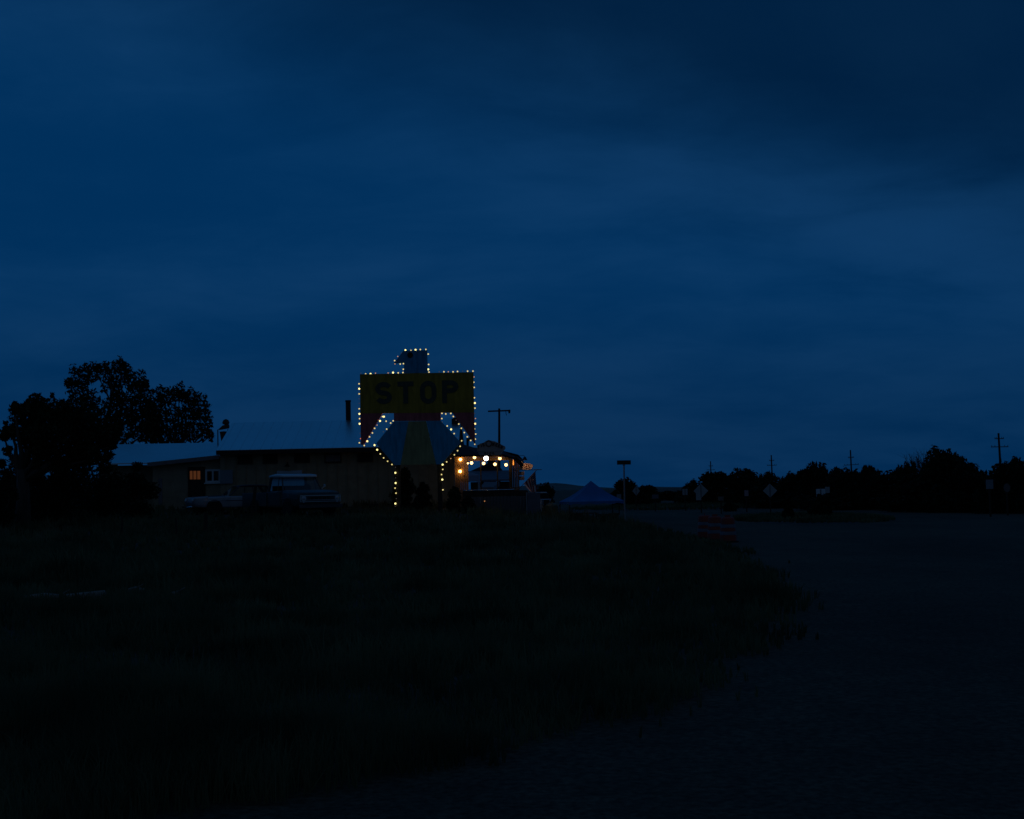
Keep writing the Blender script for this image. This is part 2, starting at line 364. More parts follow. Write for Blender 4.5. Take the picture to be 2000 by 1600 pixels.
def patch(name, cx, cy, rx, ry, hump):
    b = MB(); nr, ns = 6, 40; vs = [(cx, cy, gz(cx, cy) + hump)]; fs = []
    for j in range(1, nr+1):
        for k in range(ns):
            a = 2*math.pi*k/ns; q = j/nr * (1 + .10*math.sin(3*a+cx) + .06*math.sin(7*a))
            x, y = cx + rx*q*math.cos(a), cy + ry*q*math.sin(a)
            vs.append((x, y, gz(x, y) + .006 + hump*(1-(j/nr)**2)))
    for k in range(ns): fs.append((0, 1+k, 1+(k+1) % ns))
    for j in range(nr-1):
        for k in range(ns): fs.append((1+j*ns+k, 1+(j+1)*ns+k, 1+(j+1)*ns+(k+1) % ns, 1+j*ns+(k+1) % ns))
    return struct(b.add(vs, fs).build(name, 'soil', smooth=True))
patch('grass_island', 14.2, 67, 3.6, 8.5, .12)
patch('grass_verge', 17, 112, 13, 11, .25)

# ------------------------------------------------------------------ grass (uncountable)
def grass_mesh(name, X, Y, Z, hgt, blades, width, lean=.45):
    n = len(X); k = blades; T = n*k
    bx = np.repeat(X, k) + rng.normal(0, .05, T) * np.repeat(hgt, k) * 2.2
    by = np.repeat(Y, k) + rng.normal(0, .05, T) * np.repeat(hgt, k) * 2.2
    bz = np.repeat(Z, k); h = np.repeat(hgt, k) * rng.uniform(.5, 1.15, T)
    a = rng.uniform(0, 2*math.pi, T); wd = width * rng.uniform(.6, 1.4, T) * np.repeat(width_scale(Y), k)
    la = rng.uniform(0, 2*math.pi, T); ln = np.abs(rng.normal(0, lean, T)) * h
    wx, wy = np.cos(a)*wd/2, np.sin(a)*wd/2
    lx, ly = np.cos(la)*ln, np.sin(la)*ln
    V = np.empty((T, 5, 3))
    V[:, 0] = np.stack([bx-wx, by-wy, bz-.02], 1); V[:, 1] = np.stack([bx+wx, by+wy, bz-.02], 1)
    V[:, 2] = np.stack([bx+wx*.7+lx*.35, by+wy*.7+ly*.35, bz+h*.6], 1); V[:, 3] = np.stack([bx-wx*.7+lx*.35, by-wy*.7+ly*.35, bz+h*.6], 1)
    V[:, 4] = np.stack([bx+lx, by+ly, bz+h*.95], 1)
    me = bpy.data.meshes.new(name); me.vertices.add(T*5); me.vertices.foreach_set('co', V.ravel())
    base = (np.arange(T)*5)[:, None]
    li = np.concatenate([base + np.array([[0, 1, 2, 3]]), base + np.array([[3, 2, 4]])], 1).ravel()
    me.loops.add(T*7); me.loops.foreach_set('vertex_index', li.astype(np.int32))
    st = np.stack([np.arange(T)*7, np.arange(T)*7+4], 1).ravel(); me.polygons.add(T*2)
    me.polygons.foreach_set('loop_start', st.astype(np.int32))
    me.update(calc_edges=True); me.validate(); return me
def width_scale(Y): return np.clip(Y / 16.0, .55, 3.2)
NG = 42000
Yg = 4.8 * np.exp(rng.uniform(0, math.log(66/4.8), NG*2)); half = Yg*.44 + 2
Xg = rng.uniform(-1, 1, NG*2) * half
er = np.array([xr(y) for y in Yg]); clump = np.sin(Xg*1.3+np.sin(Yg*.9))*np.sin(Yg*1.1+2) + .5*np.sin(Xg*3.1)*np.sin(Yg*2.7)
inside = er - Xg
keep = (inside > -.7) & (rng.uniform(0, 1, NG*2) < np.clip(inside/.6+.38, .02, 1)*(np.clip(1+inside/.7, 0, 1))) & (rng.uniform(0, 1, NG*2) < .75+.25*clump)
Xg, Yg, inside, clump = Xg[keep], Yg[keep], inside[keep], clump[keep]
Zg = np.array([gz(x, y) for x, y in zip(Xg, Yg)]) + .03
Hg = (.20 + .10*clump + rng.gamma(2, .035, len(Xg))) * np.clip(.45 + inside/2.2, .28, 1.0) * np.clip(.80 + Yg/200, .80, 1.05)
tall = np.clip(np.sin(Xg*.55+1.3*np.sin(Yg*.21))+np.sin(Yg*.33+.8*Xg*.3)-.7, 0, 1.3); Hg = Hg*(1+.75*tall)
o = link('grass', grass_mesh('grass', Xg, Yg, Zg, np.clip(Hg, .07, .75), 6, .014), 'grass'); struct(o, 'stuff')
o['label'] = 'dark unmown grass covering the mound left of the gravel'
# taller weed stalks in front of the buildings
n = 2600; Yw = rng.uniform(44, 57, n); Xw = rng.uniform(-24, 5, n)
k = np.array([x < xr(y)-.5 for x, y in zip(Xw, Yw)]) & (np.sin(Xw*.9)+np.sin(Xw*2.3+Yw*.4) > -.5); Xw, Yw = Xw[k], Yw[k]
Zw = np.array([gz(x, y) for x, y in zip(Xw, Yw)]); Hw = rng.uniform(.15, .42, len(Xw)) * np.where((Xw > -12.5) & (Xw < -6.3), .75, 1.0 + .55*np.clip(np.sin(Xw*1.7)+np.sin(Xw*.6+1), 0, 2)*.8)
o = link('weeds', grass_mesh('weeds', Xw, Yw, Zw, Hw, 6, .014, .25), 'weed'); struct(o, 'stuff'); o['label'] = 'tall weeds in front of the low buildings'
for nm, cx, cy_, rx, ry, cnt, hh, lb in (('island_grass', 14.2, 67, 3.5, 8.2, 2200, .20, 'grass on the island in the gravel'), ('verge_grass', 17, 112, 12.6, 10.6, 4500, .28, 'rough grass along the far verge')):
    a = rng.uniform(0, 2*math.pi, cnt); q = np.sqrt(rng.uniform(0, 1, cnt)); X_, Y_ = cx+rx*q*np.cos(a), cy_+ry*q*np.sin(a)
    Z_ = np.array([gz(x, y) for x, y in zip(X_, Y_)]) + .15*(1-q**2)
    o = link(nm, grass_mesh(nm, X_, Y_, Z_, hh*rng.uniform(.6, 1.3, cnt), 5, .014), 'grass'); struct(o, 'stuff'); o['label'] = lb

# ------------------------------------------------------------------ hills
def ridge(name, prof, d, depth):
    b = MB(); vs = []; n = len(prof)
    for j, (f, dd) in enumerate(((0, -depth), (.55, -depth*.5), (.9, -depth*.2), (1, 0), (.7, depth*.6), (0, depth*1.4))):
        for px, py in prof:
            p = at(px, py, d); vs.append((p.x, d+dd, -2 + (p.z+2)*f))
    fs = [(j*n+i, j*n+i+1, (j+1)*n+i+1, (j+1)*n+i) for j in range(5) for i in range(n-1)]
    return struct(b.add(vs, fs).build(name, 'hill', smooth=True))
ridge('hills', [(-900, 1002), (-200, 985), (300, 975), (700, 963), (900, 957), (1000, 952), (1040, 947), (1065, 944.5), (1085, 943.5), (1105, 945), (1130, 948.5), (1160, 951), (1200, 953), (1240, 952), (1262, 950), (1290, 951), (1340, 951.5), (1450, 949), (1700, 944), (2100, 934), (2900, 915)], 2600, 500)

# ------------------------------------------------------------------ vegetation
def leaf_mesh(name, clumps, leaf, m, flat=1.0):
    """clumps: (cx, cy, cz, r, n) -> many small leaf faces spread through each clump"""
    V = []
    for cx, cy_, cz, r, n in clumps:
        d = rng.normal(0, 1, (n, 3)); d /= np.linalg.norm(d, axis=1)[:, None]
        rad = r * rng.uniform(.15, 1, n)**.45 * (1 + .18*np.sin(d[:, 0]*5+cx*3) + .15*np.sin(d[:, 2]*6+cz*2))
        c = d * rad[:, None] * np.array([1, 1, flat]) + np.array([cx, cy_, cz])
        u = rng.normal(0, 1, (n, 3)); u /= np.linalg.norm(u, axis=1)[:, None]
        v = np.cross(u, rng.normal(0, 1, (n, 3))); v /= np.linalg.norm(v, axis=1)[:, None]
        s = leaf * rng.uniform(.5, 1.3, n)[:, None]
        V.append(np.stack([c-u*s, c+v*s*.45, c+u*s, c-v*s*.45], 1))
    V = np.concatenate(V); T = len(V)
    me = bpy.data.meshes.new(name); me.vertices.add(T*4); me.vertices.foreach_set('co', V.ravel())
    me.loops.add(T*4); me.loops.foreach_set('vertex_index', np.arange(T*4, dtype=np.int32))
    me.polygons.add(T); me.polygons.foreach_set('loop_start', (np.arange(T)*4).astype(np.int32))
    me.update(calc_edges=True); me.validate(); me.materials.append(M[m]); return me
def limb(b, p0, p1, r0, r1, seg=6, bend=.12):
    p0, p1 = Vector(p0), Vector(p1); Ln = (p1-p0).length
    pts = [p0.lerp(p1, t) + Vector((random.uniform(-1, 1), random.uniform(-1, 1), random.uniform(-.5, .5))) * bend * Ln * math.sin(math.pi*t) for t in (0, .3, .6, 1)]
    b.tube(pts, [r0, r0*.75+r1*.25, r0*.4+r1*.6, r1], seg)
def tree(name, label, cat, px, d, clumps_px, trunk_px=None, trunk_r=.22, leaf=.16, m='leaf', n_per=260, zoff=0, group=None, trunk_top=.45):
    """crown given as clumps (px, py, radius px, depth offset) at distance d"""
    b0 = at(px, 960, d); base = Vector((b0.x, d, gz(b0.x, d))); t = thing(name, label, cat, base, 0, group)
    k = d / FPX; cl = []; bk = MB()
    cs = []
    for (cx, cy_, r, dd) in clumps_px:
        p = at(cx, cy_, d) - base; cl.append((p.x, dd, p.z, r*k, int(n_per*(r/20)**2 * (1 if r > 12 else 1.3)))); cs.append(Vector((p.x, dd, p.z)))
    for c0_, (cx, cy_, r, dd) in list(zip(cs, clumps_px)):
        for _ in range(6):
            q = Vector((random.gauss(0, 1), random.gauss(0, .6), random.gauss(.15, 1))).normalized(); e_ = c0_ + q*r*k*random.uniform(.85, 1.3)
            cl.append((e_.x, e_.y, e_.z, r*k*random.uniform(.14, .26), max(8, int(n_per*.030))))
            limb(bk, c0_, e_, .02, .005, 3)
    top = max(c.z for c in cs); fork = Vector((0, 0, top*trunk_top))
    bk.tube([(0, 0, -.2), (.03, 0, top*trunk_top*.5), fork], [trunk_r*1.3, trunk_r, trunk_r*.8], 10)
    for c in cs: limb(bk, fork*random.uniform(.75, 1.0), c, trunk_r*.5, .02)
    for c, (cx, cy_, r, dd) in zip(cs, clumps_px):
        for _ in range(4):
            q = c + Vector((random.uniform(-1, 1), random.uniform(-1, 1), random.uniform(-.6, 1))) * r*k*.9
            limb(bk, c, q, .025, .006, 4)
    bk.build('trunk', 'bark', t, smooth=True)
    link('crown', leaf_mesh('crown', cl, leaf, m), None, t)
    return t
# the two airy trees behind the low wing
tree('cottonwood_tree', 'tallest airy tree rising behind the low wing roof at the left', 'tree', 222, 88,
     [(160, 735, 24, 0), (148, 762, 20, .6), (192, 728, 22, -.5), (232, 726, 26, .3), (262, 742, 22, 0), (276, 768, 24, -.6), (222, 765, 16, .8),
      (178, 785, 24, -.4), (258, 800, 30, .2), (205, 822, 34, -.8), (160, 820, 34, .5), (246, 838, 30, -.5), (134, 748, 9, 0), (284, 752, 10, 0), (205, 716, 10, 0), (238, 712, 9, .2), (212, 748, 16, .5), (226, 790, 22, -.3), (280, 815, 34, .6), (290, 845, 30, 0)],
     trunk_r=.26, leaf=.13, n_per=300)
tree('cottonwood_tree', 'rounded tree behind the wing roof, right of the tallest tree', 'tree', 345, 90,
     [(300, 790, 24, 0), (322, 775, 22, .4), (352, 768, 18, -.3), (374, 778, 20, .2), (392, 800, 20, -.3), (404, 822, 14, 0), (366, 812, 26, .5), (330, 822, 30, -.5),
      (298, 832, 28, .3), (378, 845, 20, 0), (345, 850, 22, .5), (410, 852, 9, 0), (400, 840, 12, 0), (312, 855, 20, 0)],
     trunk_r=.24, leaf=.13, n_per=330)
# the near dark tree at the left edge with a stout trunk
tree('elm_tree', 'broad dark tree with a stout trunk at the left edge of the view', 'tree', 44, 54,
     [(20, 842, 16, 0), (45, 812, 26, .3), (78, 800, 26, -.4), (108, 806, 28, .2), (140, 812, 30, 0), (60, 850, 36, .4), (105, 850, 40, -.5), (150, 858, 36, .3), (186, 850, 28, 0),
      (204, 862, 16, .3), (186, 888, 20, -.2), (212, 890, 9, 0), (140, 890, 26, .4), (85, 885, 30, 0), (8, 852, 9, 0), (14, 880, 8, 0), (30, 800, 10, 0), (222, 872, 6, 0), (120, 905, 18, 0), (62, 912, 16, .5)],
     trunk_r=.26, leaf=.10, n_per=480, trunk_top=.5)
# shrubs under it, along the wing
def shrub(label, px, base_y, wpx, hpx, d, m='juniper', leaf=.09, n=1500, group=None, name='shrub', cat='shrub'):
    b0 = at(px, base_y, d); base = Vector((b0.x, d, gz(b0.x, d))); t = thing(name, label, cat, base, random.uniform(0, 6), group)
    k = d/FPX; W, H = wpx*k/2, max(.2, at(px, base_y-hpx, d).z - base.z); cl = []; bk = MB()
    for i in range(12):
        a = random.uniform(0, 6.28); q = random.uniform(0, .7); z = random.uniform(.12, .9)
        s = (1-.75*max(0, z-.35)/.65)
        c = (W*q*math.cos(a)*s, W*q*math.sin(a)*s, H*z*.93); r = W*random.uniform(.3, .48)*(.6+.4*s)
        cl.append((*c, min(r, H*.4), n//12)); limb(bk, (0, 0, -.05), c, .035, .008, 4)
    cl.append((0, 0, H*.92, W*.2, n//16))
    bk.build('stems', 'bark', t); link('foliage', leaf_mesh('foliage', cl, leaf, m), None, t); return t
shrub('dark juniper bush below the broad tree, beside its trunk', 118, 1000, 150, 108, 56.5, n=5200)
shrub('low dark bush beside the stout trunk, under the crown gap', 82, 1003, 90, 92, 55.2, n=3600)
shrub('wide dark thicket behind the stout trunk at the left edge', 40, 1000, 190, 108, 61, n=6000)
shrub('dark thicket filling the gap between the broad tree and the wing', 168, 1000, 170, 100, 62.5, n=5200)
shrub('dark bushy shrub in front of the left end of the wing', 205, 1003, 150, 102, 57.5, n=5000)
shrub('dark shrub touching the pale wall left of the door', 268, 1003, 100, 100, 59.5, n=3600)
shrub('low dark bush at the far left edge by the trunk', 2, 1005, 90, 112, 52, n=3000)
shrub('tall leafy shrub growing against the left leg of the bird sign', 792, 998, 66, 84, 61, m='leaf', n=3200)
shrub('pointed small shrub between the legs of the bird sign', 826, 1000, 56, 56, 61.3, n=2200)
shrub('low shrub at the right leg of the bird sign', 888, 1005, 58, 52, 60.5, m='leaf', n=2000)
shrub('small round bush left of the low wooden fence', 914, 1008, 44, 38, 59.8, n=1400)
shrub('large round bush on the grass island in the gravel', 1603, 1017, 74, 46, 64.5, leaf=.11, n=3200)
shrub('small bush left of the large round bush on the island', 1541, 1017, 36, 28, 64, leaf=.1, n=1300)
shrub('dark mounded scrub on the far verge behind the drums', 1425, 1000, 44, 16, 92, leaf=.14, n=900)

# junipers along the far road: a few crowns, copied and scaled
def juniper_proto(seed):
    random.seed(seed); cl = []; bk = MB()
    for i in range(34):
        a = random.uniform(0, 6.28); z = random.uniform(.10, .95); q = random.uniform(.10, .78) * (1 - .75*max(0, z-.45)/.55)
        c = (q*math.cos(a), q*math.sin(a), z*.93); cl.append((*c, random.uniform(.15, .27)*(1.05-.3*z), 190)); limb(bk, (0, 0, .03), c, .03, .006, 4)
    bk.tube([(0, 0, -.05), (.02, 0, .2), (0, .01, .5)], [.07, .05, .03], 8)
    tm = bpy.data.meshes.new('trunk'); tm.from_pydata(bk.v, [], bk.f); tm.materials.append(M['bark'])
    return leaf_mesh('crown', cl, .055, 'juniper'), tm
PROTOS = [juniper_proto(s) for s in (3, 5, 8, 13)]
random.seed(21)
def juniper(label, px, top, wpx, d, v):
    if px > 1330: d = float(np.interp(px, [1340, 1500, 1650, 1800, 1950, 2050], [124, 104, 90, 80, 72, 69])) * (1 + (d-160)/900)
    p = at(px, top + (2.5 if px > 1330 else 0), d); zb = gz(p.x, d); t = thing('juniper_tree', label, 'tree', (p.x, d, zb), random.uniform(0, 6), 'junipers along the far road')
    k = d/FPX; W = wpx*k*(.62 if d < 100 and px < 1330 else 1.15); H = p.z - zb
    for nm, me in (('crown', PROTOS[v][0]), ('trunk', PROTOS[v][1])):
        o = link(nm, me, None, t); o.scale = (W, W, H)
    return t
JUN = [(1349, 938, 34, 170, 'small rounded juniper at the left end of the far tree line'), (1391, 922, 74, 165, 'broad juniper below the leftmost far utility pole'),
       (1457, 917, 66, 172, 'rounded juniper behind the small pinkish sign'), (1497, 918, 52, 160, 'juniper directly behind the second diamond sign'),
       (1537, 925, 44, 168, 'low juniper just right of the second diamond sign'), (1568, 917, 56, 172, 'juniper left of the round topped crown by the white square sign'),
       (1594, 906, 54, 165, 'round topped juniper above the white square sign'), (1630, 909, 56, 175, 'spreading juniper left of the third far utility pole'),
       (1662, 918, 60, 160, 'juniper crossing the foot of the third far utility pole'), (1699, 910, 46, 168, 'narrow topped juniper right of the third far utility pole'),
       (1735, 920, 66, 158, 'low wide juniper left of the bare twiggy tree'), (1772, 897, 46, 162, 'dark juniper leaning up under the bare twiggy tree'),
       (1847, 881, 104, 150, 'tallest and broadest juniper of the far tree line'), (1889, 908, 60, 156, 'juniper on the right shoulder of the tallest juniper'),
       (1925, 922, 70, 160, 'low juniper behind the rectangular sign near the right edge'), (1995, 887, 90, 150, 'tall juniper cut by the right edge of the view'),
       (1958, 912, 60, 148, 'juniper below the nearest of the far utility poles'), (1800, 925, 90, 146, 'low juniper filling the gap left of the tallest juniper'),
       (1515, 945, 80, 150, 'low dark juniper under the second far utility pole'), (1640, 945, 90, 148, 'low dark juniper behind the white square sign'),
       (1226, 938, 54, 118, 'lone dark juniper behind the street name post'), (1262, 949, 36, 150, 'small far juniper right of the street name post'),
       (1063, 946, 30, 100, 'small dark tree behind the hanging flag'), (1310, 958, 70, 175, 'low far juniper at the gap in front of the hills')]
for i, (px, top, wpx, d, lb) in enumerate(JUN): juniper(lb, px, top, wpx, d, i % 4)
# bare twiggy tree
b0 = at(1806, 960, 92); t = thing('bare_tree', 'bare twiggy tree showing pale against the sky among junipers', 'tree', (b0.x, 92, gz(b0.x, 92)))
H = at(1806, 880, 92).z - gz(b0.x, 92); bk = MB(); tw = MB()
bk.tube([(0, 0, -.2), (.05, 0, H*.35), (0, 0, H*.5)], [.18, .13, .1], 8)
for i in range(26):
    a = random.uniform(0, 6.28); q = Vector((math.cos(a)*random.uniform(.2, 1.4), math.sin(a)*.9, H*random.uniform(.72, 1.0))); limb(bk, (0, 0, H*random.uniform(.3, .5)), q, .05, .012, 5)
    for _ in range(7):
        limb(tw, q.lerp(Vector((0, 0, H*.5)), random.uniform(0, .5)), q + Vector((random.uniform(-.45, .45), random.uniform(-.4, .4), random.uniform(-.3, .35))), .009, .003, 3)
bk.build('trunk', 'bark', t); struct(tw.build('twigs', 'bark', t), 'stuff')

# ------------------------------------------------------------------ main building
DW = 66.0
def lx(px, py, d): p = at(px, py, d); return p.x, p.z
xL, zE = lx(430, 881, DW); xR, _ = lx(886, 869, DW); zE = 3.90; ZB = 1.0
hb = thing('roadhouse', 'long low beige building with pale metal roof behind the bird sign', 'building', (xL, DW, ZB)); WID = xR - xL; EH = zE - ZB
RUN = 3.3; RISE = at(447, 826, DW+RUN).z - zE
wl = MB().box(0, WID, 0, 7.5, -1.0, EH - .14).build('wall', 'stucco', hb)
bm_ = MB().box(-.02, .02, -.03, 0, -.9, EH-.16); bme = None
for i in range(23):
    x = .25 + i*(WID-.5)/22
    if bme is None: o = bm_.build('batten', 'batten', wl); bme = o.data
    else: o = link('batten', bme, None, wl)
    o.location = (x, -.001, 0)
r = MB(); e0, e1 = -.08, WID+.25
def slab(b, y0, z0, y1, z1, th=.05):
    b.add([(e0, y0, z0), (e1, y0, z0), (e1, y1, z1), (e0, y1, z1), (e0, y0, z0-th), (e1, y0, z0-th), (e1, y1, z1-th), (e0, y1, z1-th)],
          [(0,1,2,3),(7,6,5,4),(0,4,5,1),(1,5,6,2),(2,6,7,3),(3,7,4,0)])
slab(r, -.55, EH, RUN, EH+RISE); slab(r, RUN+.002, EH+RISE, 7.9, EH+.1)
roof = r.build('roof', 'roof', hb)
sl = math.hypot(RUN+.55, RISE); ang = math.atan2(RISE, RUN+.55); sme = None
for i in range(24):
    x = e0 + .15 + i*(e1-e0-.3)/23
    if sme is None: o = MB().box(-.012, .012, 0, sl-.01, 0, .015).build('roof_seam', 'roof', roof); sme = o.data
    else: o = link('roof_seam', sme, None, roof)
    o.location = (x, -.55, EH+.002); o.rotation_euler = (ang, 0, 0)
MB().box(e0+.01, e1-.01, -.60, -.555, EH-.22, EH-.02).build('fascia', 'fascia', hb)
MB().box(e0+.02, e1-.02, -.55, -.002, EH-.20, EH-.15).build('soffit', 'fascia', hb)
# clerestory louvres under the eave
for cx0, cx1, y0, y1, light in ((464.5, 493.6, 887, 907, 0), (513.5, 542.4, 887, 906, 0), (575, 605, 886, 904.5, 0), (634, 667, 885, 905, 1), (698, 728, 885, 903, 0)):
    a = at(cx0, y1, DW); c = at(cx1, y0, DW); X0, X1, Z0, Z1 = a.x-xL, c.x-xL, a.z-ZB, min(c.z-ZB, EH-.22)
    f = MB(); t_ = .05
    f.box(X0, X1, -.07, -.032, Z0, Z0+t_).box(X0, X1, -.07, -.032, Z1-t_, Z1).box(X0, X0+t_, -.07, -.032, Z0+t_, Z1-t_).box(X1-t_, X1, -.07, -.032, Z0+t_, Z1-t_)
    f.box(X0+t_, X1-t_, -.036, -.005, Z0+t_, Z1-t_)
    wn = f.build('window', 'louvre', hb)
    for j in range(5):
        z = Z0 + .08 + j*(Z1-Z0-.16)/5
        o = MB().box(X0+.06, X1-.06, 0, .012, 0, .07).build('slat', 'greyfascia' if light else 'louvre', wn, loc=(0, -.068, z), rot=(R(-28), 0, 0))
# stove pipe
p = at(680, 821, DW+RUN); q = at(680, 784, DW+RUN)
sp = MB().tube([(0, 0, -.15), (0, 0, q.z-p.z)], .13, 12).tube([(0, 0, q.z-p.z-.02), (0, 0, q.z-p.z+.06)], .15, 12).build('stovepipe', 'blackmetal', loc=(p.x, DW+RUN+.1, p.z), smooth=False)
tag(sp, 'dark stovepipe standing on the metal roof ridge left of the bird sign', 'stovepipe')
# chimney block and vent pipes at the right end of that roof
p0 = at(883, 858, DW+2.6); p1 = at(895, 816, DW+2.6)
ch = MB().box(p0.x, p1.x, DW+2.4, DW+3.0, p0.z-.4, p1.z-.05).box(p0.x+.08, p1.x+.04, DW+2.36, DW+3.04, p1.z-.05, p1.z).build('chimney', 'darkwood')
tag(ch, 'dark chimney block seen between the wing and tail of the bird sign', 'chimney')
for (px, y0, y1, w_, lb) in ((902, 842, 866, .05, 'taller thin vent pipe on the porch roof beside the chimney'), (913.5, 856, 876, .06, 'shorter vent pipe with cowl on the porch roof')):
    a, c = at(px, y1, DW+1.5), at(px, y0, DW+1.5); h = c.z-a.z+.3
    b = MB().tube([(0, 0, 0), (0, 0, h)], w_, 8)
    if w_ > .05: b.tube([(0, 0, h-.1), (.16, 0, h-.02)], .075, 8)
    tag(b.build('vent_pipe', 'blackmetal', loc=(a.x, DW+1.5, a.z-.3)), lb, 'vent pipe', 'vent pipes on the porch roof')

# ------------------------------------------------------------------ left wing with door and window
DV = 66.35
fl, fr = at(298, 905, DV), at(428, 890.5, DV); x0 = fl.x
wg = thing('low_wing', 'lower beige wing with metal roof joined to the left of the long building', 'building', (x0, DV, ZB)); WW = xL - x0 - .01
zl, zr = fl.z-ZB, fr.z-ZB
MB().prism([(0, -1), (WW, -1), (WW, zr-.02), (0, zl-.02)], 0, .25).build('wall', 'stucco', wg)
xb0 = at(196, 905, DV+1.5).x - x0
MB().box(xb0, -.01, 1.2, 1.4, -1, zl-.05).build('wall', 'stucco', wg)
rt = (at(446, 864, DV+6) - Vector((x0, DV, ZB))); rl = (at(214, 868.5, DV+6) - Vector((x0, DV, ZB)))
el = at(196, 905.5, DV+1.0) - Vector((x0, DV, ZB))
top = [(el.x, .9, el.z), (-.15, -.35, zl+.02), (WW-.02, -.35, zr+.02), (WW-.02, 6, rt.z), (rl.x, 6, rl.z)]
b = MB(); b.add([(x, y, z) for x, y, z in top] + [(x, y, z-.06) for x, y, z in top], [(0, 1, 4), (1, 2, 3, 4), (5, 9, 6), (6, 9, 8, 7), (0, 5, 6, 1), (1, 6, 7, 2), (2, 7, 8, 3), (3, 8, 9, 4), (4, 9, 5, 0)])
b.build('roof', 'roof', wg)
MB().add([(-.15, -.40, zl-.16), (WW-.03, -.40, zr-.16), (WW-.03, -.40, zr+.03), (-.15, -.40, zl+.03), (-.15, -.36, zl-.16), (WW-.03, -.36, zr-.16), (WW-.03, -.36, zr+.03), (-.15, -.36, zl+.03)],
         [(0,1,2,3),(7,6,5,4),(0,4,5,1),(1,5,6,2),(2,6,7,3),(3,7,4,0)]).build('fascia', 'greyfascia', wg)
def wl_(px, py): p = at(px, py, DV); return p.x-x0, p.z-ZB
# door with three lamplit panes
(dx0, dzb), (dx1, dzt) = wl_(371, 990), wl_(398, 915)
D = MB().box(dx0, dx1, -.06, -.004, -.6, dzt).build('door', 'door', wg)
MB().box(dx0-.07, dx0, -.08, -.004, -.6, dzt+.08).box(dx1, dx1+.07, -.08, -.004, -.6, dzt+.08).box(dx0, dx1, -.08, -.004, dzt, dzt+.08).build('door_frame', 'darkwood', D)
for (a, c) in ((371.5, 376.5), (378.5, 384.0), (386.0, 391.5)):
    (u0, v0), (u1, v1) = wl_(a, 936.5), wl_(c, 920)
    MB().box(u0, u1, -.066, -.061, v0, v1).build('pane', 'amberpane', D)
MB().box(dx1-.14, dx1-.10, -.11, -.061, 1.0, 1.06).build('door_handle', 'chrome', D)
# white framed window, two sashes, with a pale shutter panel on the right
(u0, v0), (u1, v1) = wl_(401.5, 943), wl_(431, 916.5)
t_ = .09; um = (u0+u1)/2
f = MB().box(u0, u1, -.07, -.004, v0, v0+t_).box(u0, u1, -.07, -.004, v1-t_, v1).box(u0, u0+t_, -.07, -.004, v0+t_, v1-t_).box(u1-t_, u1, -.07, -.004, v0+t_, v1-t_).box(um-t_/2, um+t_/2, -.07, -.004, v0+t_, v1-t_)
wn = f.build('window', 'white', wg)
for a, c in ((u0+t_, um-t_/2), (um+t_/2, u1-t_)): MB().box(a, c, -.03, -.006, v0+t_, v1-t_).build('pane', 'glass', wn)
MB().box(u0-.05, u1+.05, -.12, -.004, v0-.06, v0-.003).build('window_sill', 'white', wn)
(s0, w0), (s1, w1) = wl_(433, 945), wl_(458, 918)
MB().box(s0+.02, s1, -.46, -.42, w0, w1).build('shutter', 'shutter', wg)
(s0, w0), (s1, w1) = wl_(310, 990), wl_(317, 935)
MB().box(s0, s1, -.03, -.003, w0, w1).build('drain_pipe', 'greyfascia', wg)
# rooftop weathered ventilator between wing and main roof
c0 = at(437, 866, DV+5.0); k = (DV+5)/FPX
vt = thing('roof_ventilator', 'dark hooded ventilator on legs beside the left end of the metal roof', 'ventilator', c0)
MB().lathe([(.03, -.5), (.20, .55), (.22, .60), (.05, .62)], 10).build('duct', 'rust', vt)
MB().add([(-.25, -.22, .70), (.28, -.22, .78), (.28, .22, .78), (-.25, .22, .70), (-.02, -.15, .92), (.26, -.15, .98), (.26, .15, .98), (-.02, .15, .92)], [(0,3,2,1),(4,5,6,7),(0,1,5,4),(1,2,6,5),(2,3,7,6),(3,0,4,7)]).build('hood', 'rust', vt)
MB().lathe([(.05, .95), (.17, 1.0), (.19, 1.08), (.13, 1.2), (.03, 1.25)], 10, c=(.12, 0, 0)).build('turbine', 'rust', vt)
for sx in (-.30, .22):
    MB().tube([(sx, 0, -.5), (sx, 0, .72)], .03, 6).build('leg', 'rust', vt)
# pale board fixed under a wall lamp above the pickup
a, c = at(541, 926.5, DW-.12), at(590, 918.5, DW-.12)
bd = thing('wall_board', 'pale notched board on the wall just above the pickup roof', 'board', ((a.x+c.x)/2, DW-.10, (a.z+c.z)/2)); W2 = (c.x-a.x)/2; H2 = (c.z-a.z)/2
MB().prism([(-W2, -H2), (W2, -H2), (W2, H2), (.12, H2*.85), (0, H2*.45), (-.12, H2*.8), (-W2, H2*.9)], -.06, 0).build('panel', 'paleblue', bd)
MB().box(-.3, -.24, 0, .099, -H2*.5, H2*.5).box(.24, .3, 0, .099, -H2*.5, H2*.5).build('bracket', 'blackmetal', bd)
a = at(563, 908, DW)
wlp = thing('wall_lamp', 'small unlit gooseneck wall lamp above the pale notched board', 'lamp', (a.x, DW, a.z))
MB().tube([(0, -.02, 0), (0, -.18, .12), (0, -.32, .10), (0, -.36, 0)], .018, 6).build('arm', 'blackmetal', wlp)
MB().lathe([(.03, .06), (.06, .02), (.15, -.07), (.14, -.075)], 12, c=(0, -.36, -.02)).build('lamp_shade', 'blackmetal', wlp)

